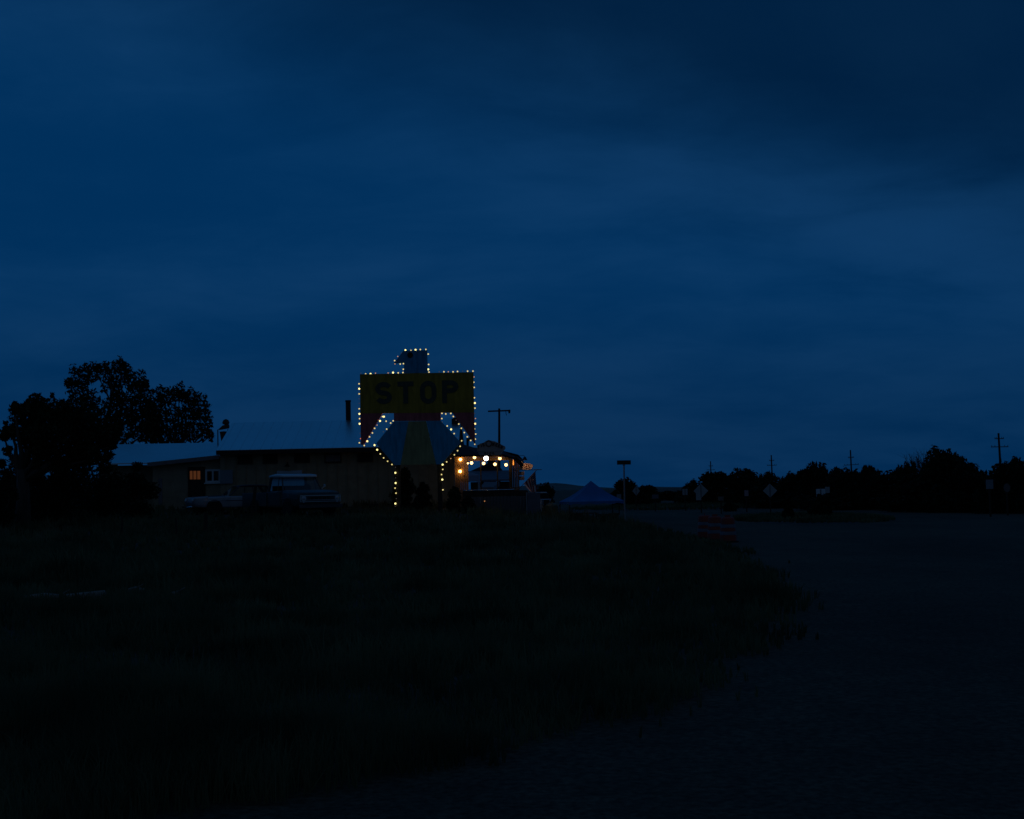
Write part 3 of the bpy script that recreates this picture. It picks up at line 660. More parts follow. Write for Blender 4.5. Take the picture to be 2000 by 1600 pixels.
# ------------------------------------------------------------------ thunderbird sign
DS = 60.0
g0 = at(817, 985, DS); gx = g0.x; gzs = gz(gx, DS)
bs = thing('bird_sign', 'giant bird shaped roadside sign outlined with lit bulbs and reading STOP', 'sign', (gx, DS, gzs))
def S(px, py): p = at(px, py, DS); return (p.x-gx, p.z-gzs)
def panel(name, pts, m, y0=0.0, y1=.10, parent=bs): return MB().prism([S(*p) for p in pts], y0, y1).build(name, m, parent)
hd = panel('head', [(788, 685), (834.3, 684), (835.4, 728.0), (789, 729.4), (789, 709), (769, 710)], 'navy', .012)
c = S(801, 693.6); eb = MB(); eb.lathe([(.125, -.012), (.125, .0115)], 20, axis='y', c=(c[0], 0, c[1])); eb.build('eye', 'black', hd)
panel('sign_board', [(702.8, 731), (924.7, 727), (926.2, 805.6), (703.8, 807.7)], 'yellow', 0, .10)
panel('wing', [(703.5, 800), (751, 800), (746.5, 808.4), (710.5, 869), (705, 869)], 'brown', .004, .09)
panel('wing', [(879, 799), (925.8, 799), (928.3, 868.6), (883.7, 806.8)], 'brown', .004, .09)
panel('breast_band', [(769, 800), (860.5, 799), (860.7, 822), (769.5, 822.6)], 'brown', .006, .088)
panel('tail', [(769.6, 823.2), (797.4, 822.9), (782, 908.3), (771, 908.6), (734.6, 866.5)], 'blue', .004)
panel('tail', [(832.8, 822.5), (860.7, 822.3), (899.5, 864), (862, 906.8), (852, 907.2)], 'blue', .004)
panel('tail_stripe', [(797.8, 822.9), (832.4, 822.5), (851.6, 907.2), (782.4, 908.3)], 'olive', .008)
for (a, c) in ((772, 781), (853.8, 862.2)):
    s0, s1 = S(a, 909)[0], S(c, 907)[0]; zt = S(a, 830)[1]
    MB().box(s0, s1, .105, .30, -.5, zt).build('leg', 'post', bs)
bz0, bz1 = S(815, 800)[1], S(815, 745)[1]
for z in (bz0, bz1, S(815, 850)[1]):
    w0 = 2.2 if z > 3.5 else 1.2
    MB().box(-w0, w0, .105, .17, z-.05, z+.05).build('cross_brace', 'post', bs)
for ch, a, c, t0, t1 in (('S', 733.5, 765, 746, 789.5), ('T', 777, 807.5, 745, 788.5), ('O', 821, 852, 743.5, 789), ('P', 864, 895, 742.5, 787.5)):
    (u0, v0), (u1, v1) = S(a, t1), S(c, t0)
    letter(ch, u1-u0, v1-v0, .205, -.02, -.001).build('letter', 'faded', bs, loc=(u0, 0, v0))
bulb_me = {k: sphere_mesh('bulb', r, k, 10, 6) for k, r in (('bulb_hi', .041), ('bulb', .0305), ('bulb_lo', .024), ('bulb_off', .021), ('bulb_or', .025))}
Z1 = """175 493 d;242 502;311 502 B;380 492 l;556 489 l;625 484 B;697 487;763 483;768 437;770 359;725 364;651 362 l;647 316;691 258 l;742 211 d;798 171 B;875 174;939 166 B;1006 161;1083 160;1116 225;1122 370;1116 439 B;1127 477;1268 472 d;1335 472;1396 472 l;1463 473;1525 468;1598 464 d;1666 464;1741 463;1756 545 l;1752 618;1758 691;1761 835;1768 909 B;1769 980;1762 1055 d;1776 1125 l;1771 1198 B;1763 1270;1779 1342;1774 1412;1767 1483;1709 1431;1662 1380;1620 1321;1578 1261;1543 1202;1506 1147 d;1467 1097;1432 1054;1361 1061;1308 1053;1306 1126;1311 1175 d;1381 1229;1436 1277 B;1478 1335;1525 1390 d;1583 1436;1561 1513;1526 1574;150 640;152 709 B;152 781;152 850 d;152 913 d;152 989;155 1060 B;157 1127;158 1198 B;166 1332 d;172 1406 o;154 1464;223 1502;265 1442 B;297 1381;337 1326;368 1262;402 1217 l;443 1159 B;497 1099 B;476 1098;528 1162;626 1157;592 1188;536 1272;490 1311 d;366 1497 B;403 1561 B"""
Z2 = """447 333;493 389;549 436;609 481;659 520 d;657 597 B;661 668 d;661 740 B;653 811;666 881;670 957 d;657 1027 B;656 1065 d;1481 346;1431 398 l;1373 445;1317 483 B;1319 550;1302 621;1313 692 B;1321 835"""
kind = {'': 'bulb', 'B': 'bulb_hi', 'd': 'bulb_off', 'l': 'bulb_lo', 'o': 'bulb_or'}
for Z, oy in ((Z1, 660), (Z2, 840)):
    for it in Z.split(';'):
        q = it.split(); px, py = 680+float(q[0])/7.143, oy+float(q[1])/7.143
        x, z = S(px, py); link('bulb', bulb_me[kind[q[2] if len(q) > 2 else '']], None, bs, loc=(x, .05, z))

# ------------------------------------------------------------------ cafe porch at the right end
DC = 64.0
cx0 = at(897, 960, DC).x; zc = .55
pc = thing('porch', 'open wooden cafe porch hung with glowing globe bulbs right of the bird sign', 'porch', (cx0, DC, zc))
def Cc(px, py, dd=0.0): p = at(px, py, DC+dd); return (p.x-cx0, p.z-zc)
# plank wall at left
u0, u1 = Cc(889, 960)[0], Cc(915.5, 960)[0]; zt = Cc(905, 886)[1]; n = 7; wdt = (u1-u0)/n; pm = None
for i in range(n):
    if pm is None: o = MB().box(.004, wdt-.004, 0, .05, -1.2, zt).build('plank', 'wood', pc); pm = o.data
    else: o = link('plank', pm, None, pc)
    o.location = (u0+i*wdt, random.uniform(-.012, .012), 0)
# lintel boards above the opening
u2 = Cc(994, 900)[0]; z0, z1 = Cc(950, 900)[1], Cc(950, 887)[1]; bh = (z1-z0)/2
for i in range(2): MB().box(u1+.004, u2, .0, .06, z0+i*bh+.004, z0+(i+1)*bh-.004).build('lintel_board', 'beam', pc)
# mullion posts and right post
for a, c, yb in ((938, 940.4, 960), (970.5, 973, 960)):
    q0, q1 = Cc(a, 930)[0], Cc(c, 930)[0]; MB().box(q0, q1, .0, .09, -.6, z0).build('post', 'fascia', pc)
q0, q1 = Cc(994, 930)[0], Cc(1001, 930)[0]; MB().box(q0+.003, q1, -.06, .12, -1.2, Cc(997, 888)[1]).build('post', 'darkwood', pc)
# right return: planks
a0, a1 = Cc(1001.5, 940)[0], Cc(1014.5, 940)[0]; n = 4; wdt = (a1-a0)/n; pm = None
for i in range(n):
    zt2 = Cc(1008, 897+i*1.6)[1]
    MB().box(a0+i*wdt+.004, a0+(i+1)*wdt-.004, .02, .07, -1.2, zt2).build('plank', 'wood', pc)
# roof over the porch: left slope, ridge, right slope with ragged edge
def rp(px, py, dd): p = at(px, py, DC+dd); return (p.x-cx0, dd, p.z-zc)
def roofpiece(name, pts, th, m):
    b = MB(); n = len(pts); b.add([p for p in pts] + [(p[0], p[1], p[2]-th) for p in pts], [tuple(range(n)), tuple(range(2*n-1, n-1, -1))] + [(i, i+n, (i+1) % n+n, (i+1) % n) for i in range(n)])
    return b.build(name, m, pc)
roofpiece('roof', [rp(886, 889, -.7), rp(934, 888.5, -.7), rp(925, 874, 1.8), rp(905, 868, 1.8), rp(884, 852, 1.8)], .08, 'shingle')
roofpiece('roof', [rp(934.3, 888.5, -.7), rp(980, 887, -.7), rp(980, 880, 1.8), rp(925.3, 874, 1.8)], .08, 'shingle')
roofpiece('roof', [rp(980.3, 887, -.7), rp(1012, 895, -.7), rp(1022, 906, -.7), rp(1023, 899, 1.8), rp(1012, 888, 1.8), rp(980.3, 880, 1.8)], .10, 'shingle')
for i in range(6):
    a = rp(1008+i*2.6, 893+i*2.7, -.72); MB().box(-.07, .07, -.02, .03, -.12-.05*random.random(), .02).build('shingle', 'shingle', pc, loc=a, rot=(0, R(25+6*i), 0))
# low wall behind: nothing but the railing cap and glass panes remain
# rooftop sign: arched board, ring O
def Rr(px, py): p = at(px, py, DC-.95); return (p.x-cx0, p.z-zc)
rs = thing('rooftop_sign', 'arched grey rooftop sign with dark letters PIE O NEER above the porch', 'sign', (cx0, DC-.95, zc))
out = [(932, 882), (931.5, 876), (933, 869.5), (938, 866.5), (945, 864.5), (949, 861.5), (954, 859.3), (960, 861), (966, 862), (974, 865.5), (981, 869.5), (986.5, 872), (987.5, 876), (984, 880.5), (980.5, 882.5)]
MB().prism([Rr(*p) for p in out], 0, .06).build('board', 'signboard', rs)
MB().prism([Rr(*p) for p in [(934, 882.6), (980, 883), (979, 889), (936, 889)]], .01, .06).build('lower_board', 'signboard', rs)
def arched(s, px, py, W, H, t, rot, m='black'):
    c = Rr(px, py); letter(s, W, H, t, -.02, -.001).build('letter', m, rs, loc=(c[0], 0, c[1]), rot=(0, R(rot), 0))
k = DC/FPX
for s, px, py, rt_ in (('P', 934.0, 876.3, -22), ('I', 940.0, 873.6, -18), ('E', 943.5, 872.3, -14), ('N', 961.2, 870.6, 8), ('E', 967.2, 871.8, 14), ('E', 972.2, 873.4, 20), ('R', 977.0, 875.7, 26)):
    arched(s, px, py, (4.2 if s != 'I' else 2.0)*k, 6.6*k, 1.35*k, rt_)
c = Rr(954.6, 866.6); ring = MB(); pr = [(c[0]+.108*math.cos(a*math.pi/10), c[1]+.108*math.sin(a*math.pi/10)) for a in range(20)]; pr2 = [(c[0]+.148*math.cos(a*math.pi/10), c[1]+.148*math.sin(a*math.pi/10)) for a in range(20)]
for i in range(20):
    j = (i+1) % 20; ring.add([(*[pr[i][0], -.02, pr[i][1]],), (pr[j][0], -.02, pr[j][1]), (pr2[j][0], -.02, pr2[j][1]), (pr2[i][0], -.02, pr2[i][1]), (pr[i][0], -.001, pr[i][1]), (pr[j][0], -.001, pr[j][1]), (pr2[j][0], -.001, pr2[j][1]), (pr2[i][0], -.001, pr2[i][1])], [(0,1,2,3),(0,4,5,1),(2,6,7,3)])
ring.build('letter', 'black', rs)
for s, px in (('P', 946.0), ('I', 951.5), ('E', 956.0), ('S', 961.5)):
    c = Rr(px, 888.4); letter(s, (3.8 if s != 'I' else 1.8)*k, 5.0*k, 1.1*k, -.012, .008).build('letter', 'faded', rs, loc=(c[0], 0, c[1]))
for a in (938, 976):
    u = Rr(a, 880)[0]; MB().box(u-.03, u+.03, .065, .12, Rr(a, 894)[1], Rr(a, 872)[1]).build('bracket', 'darkwood', rs)
# globe bulbs, each its own lamp on the porch string
gme = sphere_mesh('globe', .072, 'globe', 14, 8); gmw = sphere_mesh('globe', .066, 'globe_w', 14, 8); gms = sphere_mesh('globe', .040, 'globe', 10, 6)
sock = MB().lathe([(.028, 0), (.028, .07)], 8); skm = bpy.data.meshes.new('socket'); skm.from_pydata(sock.v, [], sock.f); skm.materials.append(M['blackmetal'])
GL = [(926.8, 893.5, -.22, gme, 'globe bulb at the upper left of the porch lintel'), (976.3, 895.5, -.22, gme, 'globe bulb at the upper right of the porch lintel'),
      (921, 904.3, -.30, gme, 'globe bulb hanging lowest at the left of the porch opening'), (944.6, 905.2, -.30, gme, 'globe bulb hanging just below the floodlight'),
      (966.8, 907, -.30, gme, 'globe bulb hanging right of the middle of the porch opening'), (988.4, 908, -.30, gme, 'globe bulb hanging at the right end of the porch opening'),
      (899.2, 897.6, -.105, gmw, 'upper orange glowing globe on the plank wall'), (898.6, 920.8, -.105, gmw, 'lower orange glowing globe on the plank wall'),
      (913.8, 905.1, -.10, gms, 'smallest globe bulb at the edge of the plank wall')]
for px, py, dd, me, lb in GL:
    p = at(px, py, DC+dd); t = thing('globe_lamp', lb, 'lamp', p, 0, 'globe bulbs on the porch')
    link('globe', me, None, t); rr = .06 if me is not gms else .034; link('socket', skm, None, t, loc=(0, 0, rr))
    if 'wall' in lb and me is not gms: MB().tube([(0, 0, rr+.05), (0, .06, rr+.08), (0, abs(dd)-.02, rr+.08)], .012, 6).build('arm', 'blackmetal', t)
    else: MB().tube([(0, 0, rr+.05), (0, .02, rr+.14), (0, abs(dd)+.005, rr+.20)], .006, 5).build('cord', 'blackmetal', t)
p = at(949.5, 895.3, DC-.35); fl_ = thing('floodlight', 'large blazing white floodlight under the rooftop sign', 'floodlight', p, 0)
MB().lathe([(.02, .0), (.11, -.015), (.12, 0), (.09, .06), (.03, .12)], 16, axis='y').build('housing', 'blackmetal', fl_)
MB().lathe([(.02, -.075), (.075, -.06), (.108, -.017), (.106, -.016)], 16, axis='y').build('lens', 'flood', fl_, smooth=True)
MB().tube([(0, .1, .02), (0, .2, .1), (0, .34, .12)], .015, 6).build('bracket', 'blackmetal', fl_)
# emissive strip added in place of the lamplit patch on the right return
p = at(1002.6, 903.5, DC-.06); sc = thing('wall_glow', 'narrow orange glow painted on the porch wall right of the corner post', 'lamp', p)
MB().box(-.05, .05, .03, .07, -.14, .12).build('back_plate', 'darkwood', sc); MB().lathe([(.022, -.12), (.03, -.06), (.02, .06), (.008, .13)], 8).build('glow', 'wallglow', sc)
# PIES sign on a bracket bar
DPI = DC-.25
def Pp(px, py): p = at(px, py, DPI); return (p.x-cx0, p.z-zc)
psn = thing('pies_sign', 'cream cloud edged sign reading PIES on a bar right of the porch', 'sign', (cx0, DPI, zc))
out = [(1012.5, 917.5), (1012, 913), (1016, 909), (1020.5, 906.3), (1025, 904.6), (1030, 905), (1035, 906), (1040, 907.5), (1041.5, 910), (1039.5, 913.5), (1037, 917)]
MB().prism([Pp(*p) for p in out], 0, .04).build('board', 'pieboard', psn)
for s, px, w_ in (('P', 1018.3, 4.0), ('I', 1023.4, 2.0), ('E', 1026.6, 3.8), ('S', 1031.4, 3.9)):
    c = Pp(px, 914.9-(px-1018)*.02); letter(s, w_*k, 7.4*k, 1.2*k, -.012, -.001).build('letter', 'redletter', psn, loc=(c[0], 0, c[1]))
a, c = Pp(1003, 918.6), Pp(1058, 917.4); MB().tube([(a[0], .02, a[1]), (c[0], .02, c[1])], .018, 6).build('bar', 'blackmetal', psn)
# hooded lamp under the eave lighting the PIES sign and the flag
p = at(1025, 896.5, DC-.62); hl_ = thing('hooded_lamp', 'black hooded lamp under the ragged eave, shining on the PIES sign', 'lamp', p)
MB().lathe([(.02, .10), (.05, .09), (.12, -.06), (.115, -.06), (.045, .08), (.015, .085)], 14).build('lamp_shade', 'blackmetal', hl_)
MB().tube([(0, 0, .09), (-.04, .03, .16), (-.25, .25, .16)], .012, 6).build('arm', 'blackmetal', hl_)
M['hoodbulb'] = mat('hood_bulb', (1, .8, .5), .4, emit=(1.0, .50, .24), estr=120.0)
link('bulb', sphere_mesh('bulb', .032, 'hoodbulb', 10, 6), None, hl_, loc=(0, 0, .0))
# dark board hanging under the bar
a, c = at(1013.5, 938, DPI), at(1024, 921, DPI)
hs = thing('hanging_board', 'dark two part board hanging under the cream PIES sign', 'board', ((a.x+c.x)/2, DPI, a.z)); ww = (c.x-a.x)/2; hh = c.z-a.z
MB().box(-ww, ww, 0, .04, 0, hh*.44).build('panel', 'greyboard', hs); MB().box(-ww, ww, 0, .04, hh*.56, hh).build('panel', 'greyboard', hs)
for s_ in (-.6, .6): MB().tube([(ww*s_, .02, hh*.4), (ww*s_, .02, hh+.10)], .008, 5).build('chain', 'blackmetal', hs)

# flag on an angled pole
DF = DC-.6; fb, ft = at(1010, 957, DF), at(1049.5, 916.5, DF)
fg = thing('flag', 'American flag drooping from an angled pole below the PIES sign', 'flag', fb); V = ft - fb
MB().tube([(0, .35, -.05), tuple(V)], .015, 6).build('flag_pole', 'darkwood', fg)
ha, hb_ = at(1045.8, 921.5, DF)-fb, at(1023, 945.5, DF)-fb              # hoist along the pole
fa, fb2 = at(1047.5, 961, DF)-fb, at(1036, 961.5, DF)-fb                # fly hanging down
def cloth(i0, i1, j0, j1, name, m, dy=0.0):
    vs, fs = [], []; ni, nj = 4, 12
    for a_ in range(ni+1):
        for b_ in range(nj+1):
            u = i0+(i1-i0)*a_/ni; v = j0+(j1-j0)*b_/nj
            p = ha.lerp(hb_, u).lerp(fa.lerp(fb2, u), v) + Vector((.03*math.sin(u*7+v*2)*v, .05*math.sin(u*9+v*3)*(v+.1)+dy, -.02*math.sin(v*3)*u))
            vs.append(p)
    n_ = len(vs); vs2 = [p+Vector((0, .004, 0)) for p in vs]; q = nj+1
    for a_ in range(ni):
        for b_ in range(nj):
            f_ = (a_*q+b_, a_*q+b_+1, (a_+1)*q+b_+1, (a_+1)*q+b_); fs.append(f_); fs.append(tuple(i+n_ for i in f_[::-1]))
    return MB().add(vs+vs2, fs).build(name, m, fg, smooth=True)
for i in range(8): cloth(i/8, (i+1)/8, 0, 1, 'stripe', 'flagred' if i % 2 == 0 else 'flagwhite')
cloth(0, .46, 0, .62, 'canton', 'flagblue', -.008)
st = sphere_mesh('star', .016, 'flagwhite', 6, 4)
for a_ in range(5):
    for b_ in range(6):
        u, v = (.5+a_)/5*.46, (.5+b_)/6*.62
        p = ha.lerp(hb_, u).lerp(fa.lerp(fb2, u), v) + Vector((.03*math.sin(u*7+v*2)*v, .05*math.sin(u*9+v*3)*(v+.1)-.012, -.02*math.sin(v*3)*u)); o = link('star', st, None, fg, loc=p); o.scale = (1, .2, 1)

# low fence with steel capped rail in front of the porch
DR_ = 61.5
a, c = at(905, 958.5, DR_), at(1029, 957.5, DR_); fx = a.x; zf = gz(a.x, DR_); LF = c.x-a.x; ZT = a.z-zf
fe = thing('board_fence', 'low grey board fence with a shining steel rail below the porch', 'fence', (fx, DR_, zf))
MB().tube([(0, 0, ZT), (LF*.8, 0, ZT)], .026, 12).build('top_rail', 'steel', fe, smooth=True)
MB().box(-.02, LF, .03, .10, ZT-.30, ZT-.035).build('rail_board', 'darkwood', fe)
nb = 19; bme = None
for i in range(nb):
    if bme is None: o = MB().box(.006, LF/nb-.006, 0, .022, -.15, ZT-.28).build('board', 'fenceboard', fe); bme = o.data
    else: o = link('board', bme, None, fe)
    o.location = (i*LF/nb, .02+random.uniform(-.01, .01), random.uniform(-.02, .0))
for i in range(4): MB().box(i*LF/3-.045, i*LF/3+.045, .045, .12, -.3, ZT-.05).build('post', 'darkwood', fe)
p = at(946.5, 979, DR_-.05); t = thing('amber_bead', 'tiny dim amber bead on the low board fence', 'lamp', p)  # small emissive amber bead set on the fence
link('lens', sphere_mesh('lens', .026, 'amber_lo', 8, 5), None, t); MB().box(-.03, .03, .012, .06, -.03, .03).build('base', 'blackmetal', t)
# tall grey cabinet under the flag
a, c = at(1031, 1022, DR_-.4), at(1055, 962, DR_-.4)
cb = thing('grey_cabinet', 'tall plain grey panel box standing below the flag', 'cabinet', ((a.x+c.x)/2, DR_-.4, gz(a.x, DR_))); ww = (c.x-a.x)/2; hh = c.z-gz(a.x, DR_)
MB().box(-ww, ww, 0, .5, -.1, hh).build('body', 'greyboard', cb, bevel=.015)
MB().box(-ww+.02, ww-.02, -.02, -.002, .1, hh-.05).build('door', 'greyboard', cb); MB().box(-ww-.05, -ww-.01, -.01, .04, -.1, hh+.02).build('corner_post', 'galv', cb)

# behind the porch: dark roof, white canopy, tarp table, parked dark car shape
DB = 82
a, c = at(912, 938, DB), at(1000, 917, DB)
sh = thing('back_building', 'dark roofed shed seen through the porch opening', 'building', (a.x, DB, gz(a.x, DB))); L_ = c.x-a.x; z0 = a.z-gz(a.x, DB); z1 = c.z-gz(a.x, DB)
MB().add([(0, 0, z0), (L_, 0, z0), (L_, 3, z1), (0, 3, z1), (0, 0, z0-.1), (L_, 0, z0-.1), (L_, 3, z1-.1), (0, 3, z1-.1)], [(0,1,2,3),(7,6,5,4),(0,4,5,1),(1,5,6,2),(2,6,7,3),(3,7,4,0)]).build('roof', 'greyboard', sh)
MB().box(.2, L_-.2, .4, 5.5, -.5, z0-.12).build('wall', 'darkwood', sh)
g1 = at(915, 917, DB+3); g2 = at(966, 899, DB+3); g3 = at(984, 917, DB+3); zz0 = gz(a.x, DB)
MB().prism([(g1.x-a.x, g1.z-zz0-.15), (g2.x-a.x, g2.z-zz0), (g3.x-a.x, g3.z-zz0-.15)], 3.02, 5.4).build('gable', 'shingle', sh)
juniper('dark tree top seen through the porch above the shed', 958, 897, 34, 90, 1)
# white canopy tent
def canopy(label, px0, px1, peak, eave, valance, foot, d, m, legm, yaw=0.0, name='canopy_tent'):
    a, c = at(px0, eave, d), at(px1, eave, d); cx = (a.x+c.x)/2; W = (c.x-a.x)/2; zb = gz(cx, d)
    t = thing(name, label, 'canopy tent', (cx, d, zb), yaw); ze = at((px0+px1)/2, eave, d).z-zb; zp = at((px0+px1)/2, peak, d).z-zb; zv = at((px0+px1)/2, valance, d).z-zb
    if yaw: W /= (math.cos(yaw)+abs(math.sin(yaw)))
    b = MB(); n = 6; cor = [(-W, -W), (W, -W), (W, W), (-W, W)]
    for i in range(4):
        p, q = cor[i], cor[(i+1) % 4]; rows_ = []
        for j in range(n+1):
            f_ = j/n; sag = -.10*(zp-ze)*math.sin(math.pi*f_); rows_.append([( (p[0]+(q[0]-p[0])*s)*(1-f_), (p[1]+(q[1]-p[1])*s)*(1-f_), ze+(zp-ze)*f_+sag - .05*math.sin(math.pi*s)*math.sin(math.pi*f_)) for s in (0, .25, .5, .75, 1)])
        vs = [v for r_ in rows_ for v in r_]; b.add(vs, [(j*5+s, j*5+s+1, (j+1)*5+s+1, (j+1)*5+s) for j in range(n) for s in range(4)])
    b.build('roof_fabric', m, t, smooth=False)
    for i in range(4):
        p, q = cor[i], cor[(i+1) % 4]; nv = 9; vs = []
        for s in range(nv):
            f_ = s/(nv-1); x, y = p[0]+(q[0]-p[0])*f_, p[1]+(q[1]-p[1])*f_; sc_ = .06*abs(math.sin(f_*math.pi*4)); vs += [(x*1.004, y*1.004, ze-.003), (x*1.006, y*1.006, zv+sc_)]
        MB().add(vs, [(2*s, 2*s+2, 2*s+3, 2*s+1) for s in range(nv-1)]).build('valance', m, t)
    for p in cor: MB().box(p[0]*.985-.02, p[0]*.985+.02, p[1]*.985-.02, p[1]*.985+.02, -.1, ze-.02).build('leg', legm, t)
    for i in range(4):
        p, q = cor[i], cor[(i+1) % 4]; MB().tube([(p[0]*.98, p[1]*.98, ze-.06), (q[0]*.98, q[1]*.98, ze-.06)], .018, 5).build('frame_bar', legm, t)
    return t
canopy('white canopy tent glimpsed through the left of the porch opening', 832, 936, 905, 929, 943, 960, 77.5, 'whitecanopy', 'white')
a, c = at(938, 950, 72), at(975, 941, 72)
tb = thing('covered_table', 'grey cloth covered table seen through the porch below the shed', 'table', ((a.x+c.x)/2, 72, gz(a.x, 72))); ww = (c.x-a.x)/2; hz = a.z-gz(a.x, 72)
MB().add([(-ww, -.35, hz-.05), (ww*.4, -.35, hz-.05), (ww, .5, hz+.22), (-ww*.6, .5, hz+.22), (-ww, -.36, hz-.3), (ww*.4, -.36, hz-.3), (ww, .51, hz), (-ww*.6, .51, hz)], [(0,1,2,3),(0,4,5,1),(1,5,6,2),(2,6,7,3),(3,7,4,0)]).build('cloth', 'tarp', tb)
for sx, sy in ((-.7, -.25), (.3, -.25), (.7, .4), (-.4, .4)): MB().box(ww*sx-.03, ww*sx+.03, sy-.03, sy+.03, -.1, hz-.06).build('leg', 'darkwood', tb)

# blue canopy tent with tables under it
canopy('blue peaked canopy tent standing left of the street name post', 1094, 1216, 939, 979, 985, 1018, 66, 'canopy', 'pole', R(8))
def table(label, px, d, top_y, wpx, m='darkwood', name='folding_table'):
    a = at(px, top_y, d); zb = gz(a.x, d); t = thing(name, label, 'table', (a.x, d, zb), R(random.uniform(-12, 12))); W = wpx*d/FPX/2; h = max(.45, a.z-zb)
    MB().box(-W, W, -.35, .35, h-.04, h).build('table_top', m, t)
    for sx in (-1, 1):
        for sy in (-1, 1): MB().box(sx*W*.88-.02, sx*W*.88+.02, sy*.28-.02, sy*.28+.02, -.1, h-.042).build('leg', 'blackmetal', t)
    return t
table('dark folding table under the left of the blue canopy', 1142, 65.2, 1002, 46)
table('dark folding table under the right of the blue canopy', 1186, 65.6, 1004, 44)
def crate(label, px, d, ybase, wpx, hpx, m, name='storage_crate', cat='crate'):
    a, c = at(px-wpx/2, ybase, d), at(px+wpx/2, ybase-hpx, d); zb = gz(a.x, d); t = thing(name, label, cat, ((a.x+c.x)/2, d, zb if ybase > 1003 else a.z), R(random.uniform(-9, 9))); W = (c.x-a.x)/2; h = c.z-a.z
    MB().box(-W, W, -W, W, 0, h*.85).build('body', m, t, bevel=.01); MB().box(-W-.015, W+.015, -W-.015, W+.015, h*.853, h).build('lid', m, t); return t
crate('pale lidded box on the left table under the blue canopy', 1148, 65.2, 1001.5, 10, 7, 'signboard')
crate('dark lidded box standing at the right leg of the blue canopy', 1199, 64.6, 1021, 18, 22, 'darkwood')
crate('dark lidded box beside the right folding table', 1180, 64.2, 1022, 16, 18, 'blackmetal')
crate('dark box under the left folding table', 1128, 64.9, 1020, 20, 16, 'darkwood')
# green tank and dark trailer left of the canopy
a = at(1078, 1002, 64.6); tk = thing('water_tank', 'rounded dull green tank left of the blue canopy', 'tank', (a.x, 64.6, gz(a.x, 64.6)))
h = at(1078, 983, 64.6).z-gz(a.x, 64.6)
MB().lathe([(.30, 0), (.30, h*.85), (.24, h*.96), (.10, h), (.09, h+.04)], 16).build('body', 'plastic', tk, smooth=False); MB().lathe([(.09, h+.042), (.09, h+.09)], 10).build('cap', 'blackmetal', tk)
a, c = at(1050, 1000, 70), at(1072, 961, 70)
tr = thing('box_trailer', 'dark box trailer with pale roof edge right of the grey cabinet', 'trailer', ((a.x+c.x)/2, 70, gz(a.x, 70))); ww = (c.x-a.x)/2; hh = c.z-gz(a.x, 70)
MB().box(-ww, ww, 0, 3.2, .4, hh-.06).build('body', 'blackmetal', tr, bevel=.03); MB().box(-ww-.03, ww-.1, -.04, 3.24, hh-.055, hh).build('roof', 'white', tr, bevel=.01)
for y in (1.2, 2.0):
    for s_ in (-1, 1): MB().lathe([(.12, -.1), (.3, -.1), (.32, -.07), (.32, .07), (.3, .1), (.12, .1)], 14, axis='x', c=(s_*(ww+.12), y, .3)).build('wheel', 'rubber', tr)
a = at(1054, 975, 66); t = thing('white_table', 'white folding table standing in front of the dark trailer', 'table', (a.x+.1, 66, gz(a.x, 66)), R(-30)); h = a.z-gz(a.x, 66)
MB().box(-.25, .25, -.5, .5, h-.035, h).build('table_top', 'white', t)
for sx in (-.2, .2):
    for sy in (-.45, .45): MB().box(sx-.025, sx+.025, sy-.025, sy+.025, -.1, h-.037).build('leg', 'white', t)

# bench near the bird sign
a = at(730, 988, 61.5); t = thing('bench', 'small dark bench by the beige wall left of the bird sign', 'bench', (a.x, 61.5, gz(a.x, 61.5))); h = max(.4, a.z-gz(a.x, 61.5))
MB().box(-.2, .2, -.15, .15, h-.05, h).build('seat', 'darkwood', t)
for s_ in (-.17, .17): MB().box(s_-.025, s_+.025, -.12, .12, -.1, h-.052).build('leg', 'darkwood', t)

# ------------------------------------------------------------------ vehicles
def wheel(parent, x, y, r=.37, wd=.22, side=1):
    t = MB().lathe([(r*.60, -wd/2), (r*.95, -wd/2), (r, -wd*.3), (r, wd*.3), (r*.95, wd/2), (r*.60, wd/2)], 22, axis='y')
    w_ = bpy.data.objects.new('wheel', None); COL.objects.link(w_); w_.parent = parent; w_.location = (x, y, r)
    t.build('tyre', 'rubber', w_); MB().lathe([(.03, -wd*.42), (r*.22, -wd*.44), (r*.3, -wd*.36), (r*.59, -wd*.40), (r*.598, wd*.40), (.03, wd*.40)], 18, axis='y').build('rim', 'chrome', w_)
    return w_
def ringx(x, w_, z0, z1, r=.07, crown=.0):
    """rounded rectangular cross-section at station x"""
    pts = []
    for cx, cz, a0 in ((w_-r, z1-r, 0), (-w_+r, z1-r, 90), (-w_+r, z0+r, 180), (w_-r, z0+r, 270)):
        for j in range(4):
            a = R(a0+30*j); yy = cx+r*math.cos(a); pts.append((x, yy, cz+r*math.sin(a) + (crown*(1-(yy/w_)**2) if cz > (z0+z1)/2 else 0)))
    return pts
def arch(parent, x, y, z, r, m='blackmetal'):
    """dark opening of a wheel arch: upper half disc let into the body side"""
    pts = [(x+r*math.cos(R(a)), z+r*math.sin(R(a))) for a in range(-12, 193, 12)]
    return MB().prism(pts, y-.012, y+.012).build('wheel_arch', m, parent)
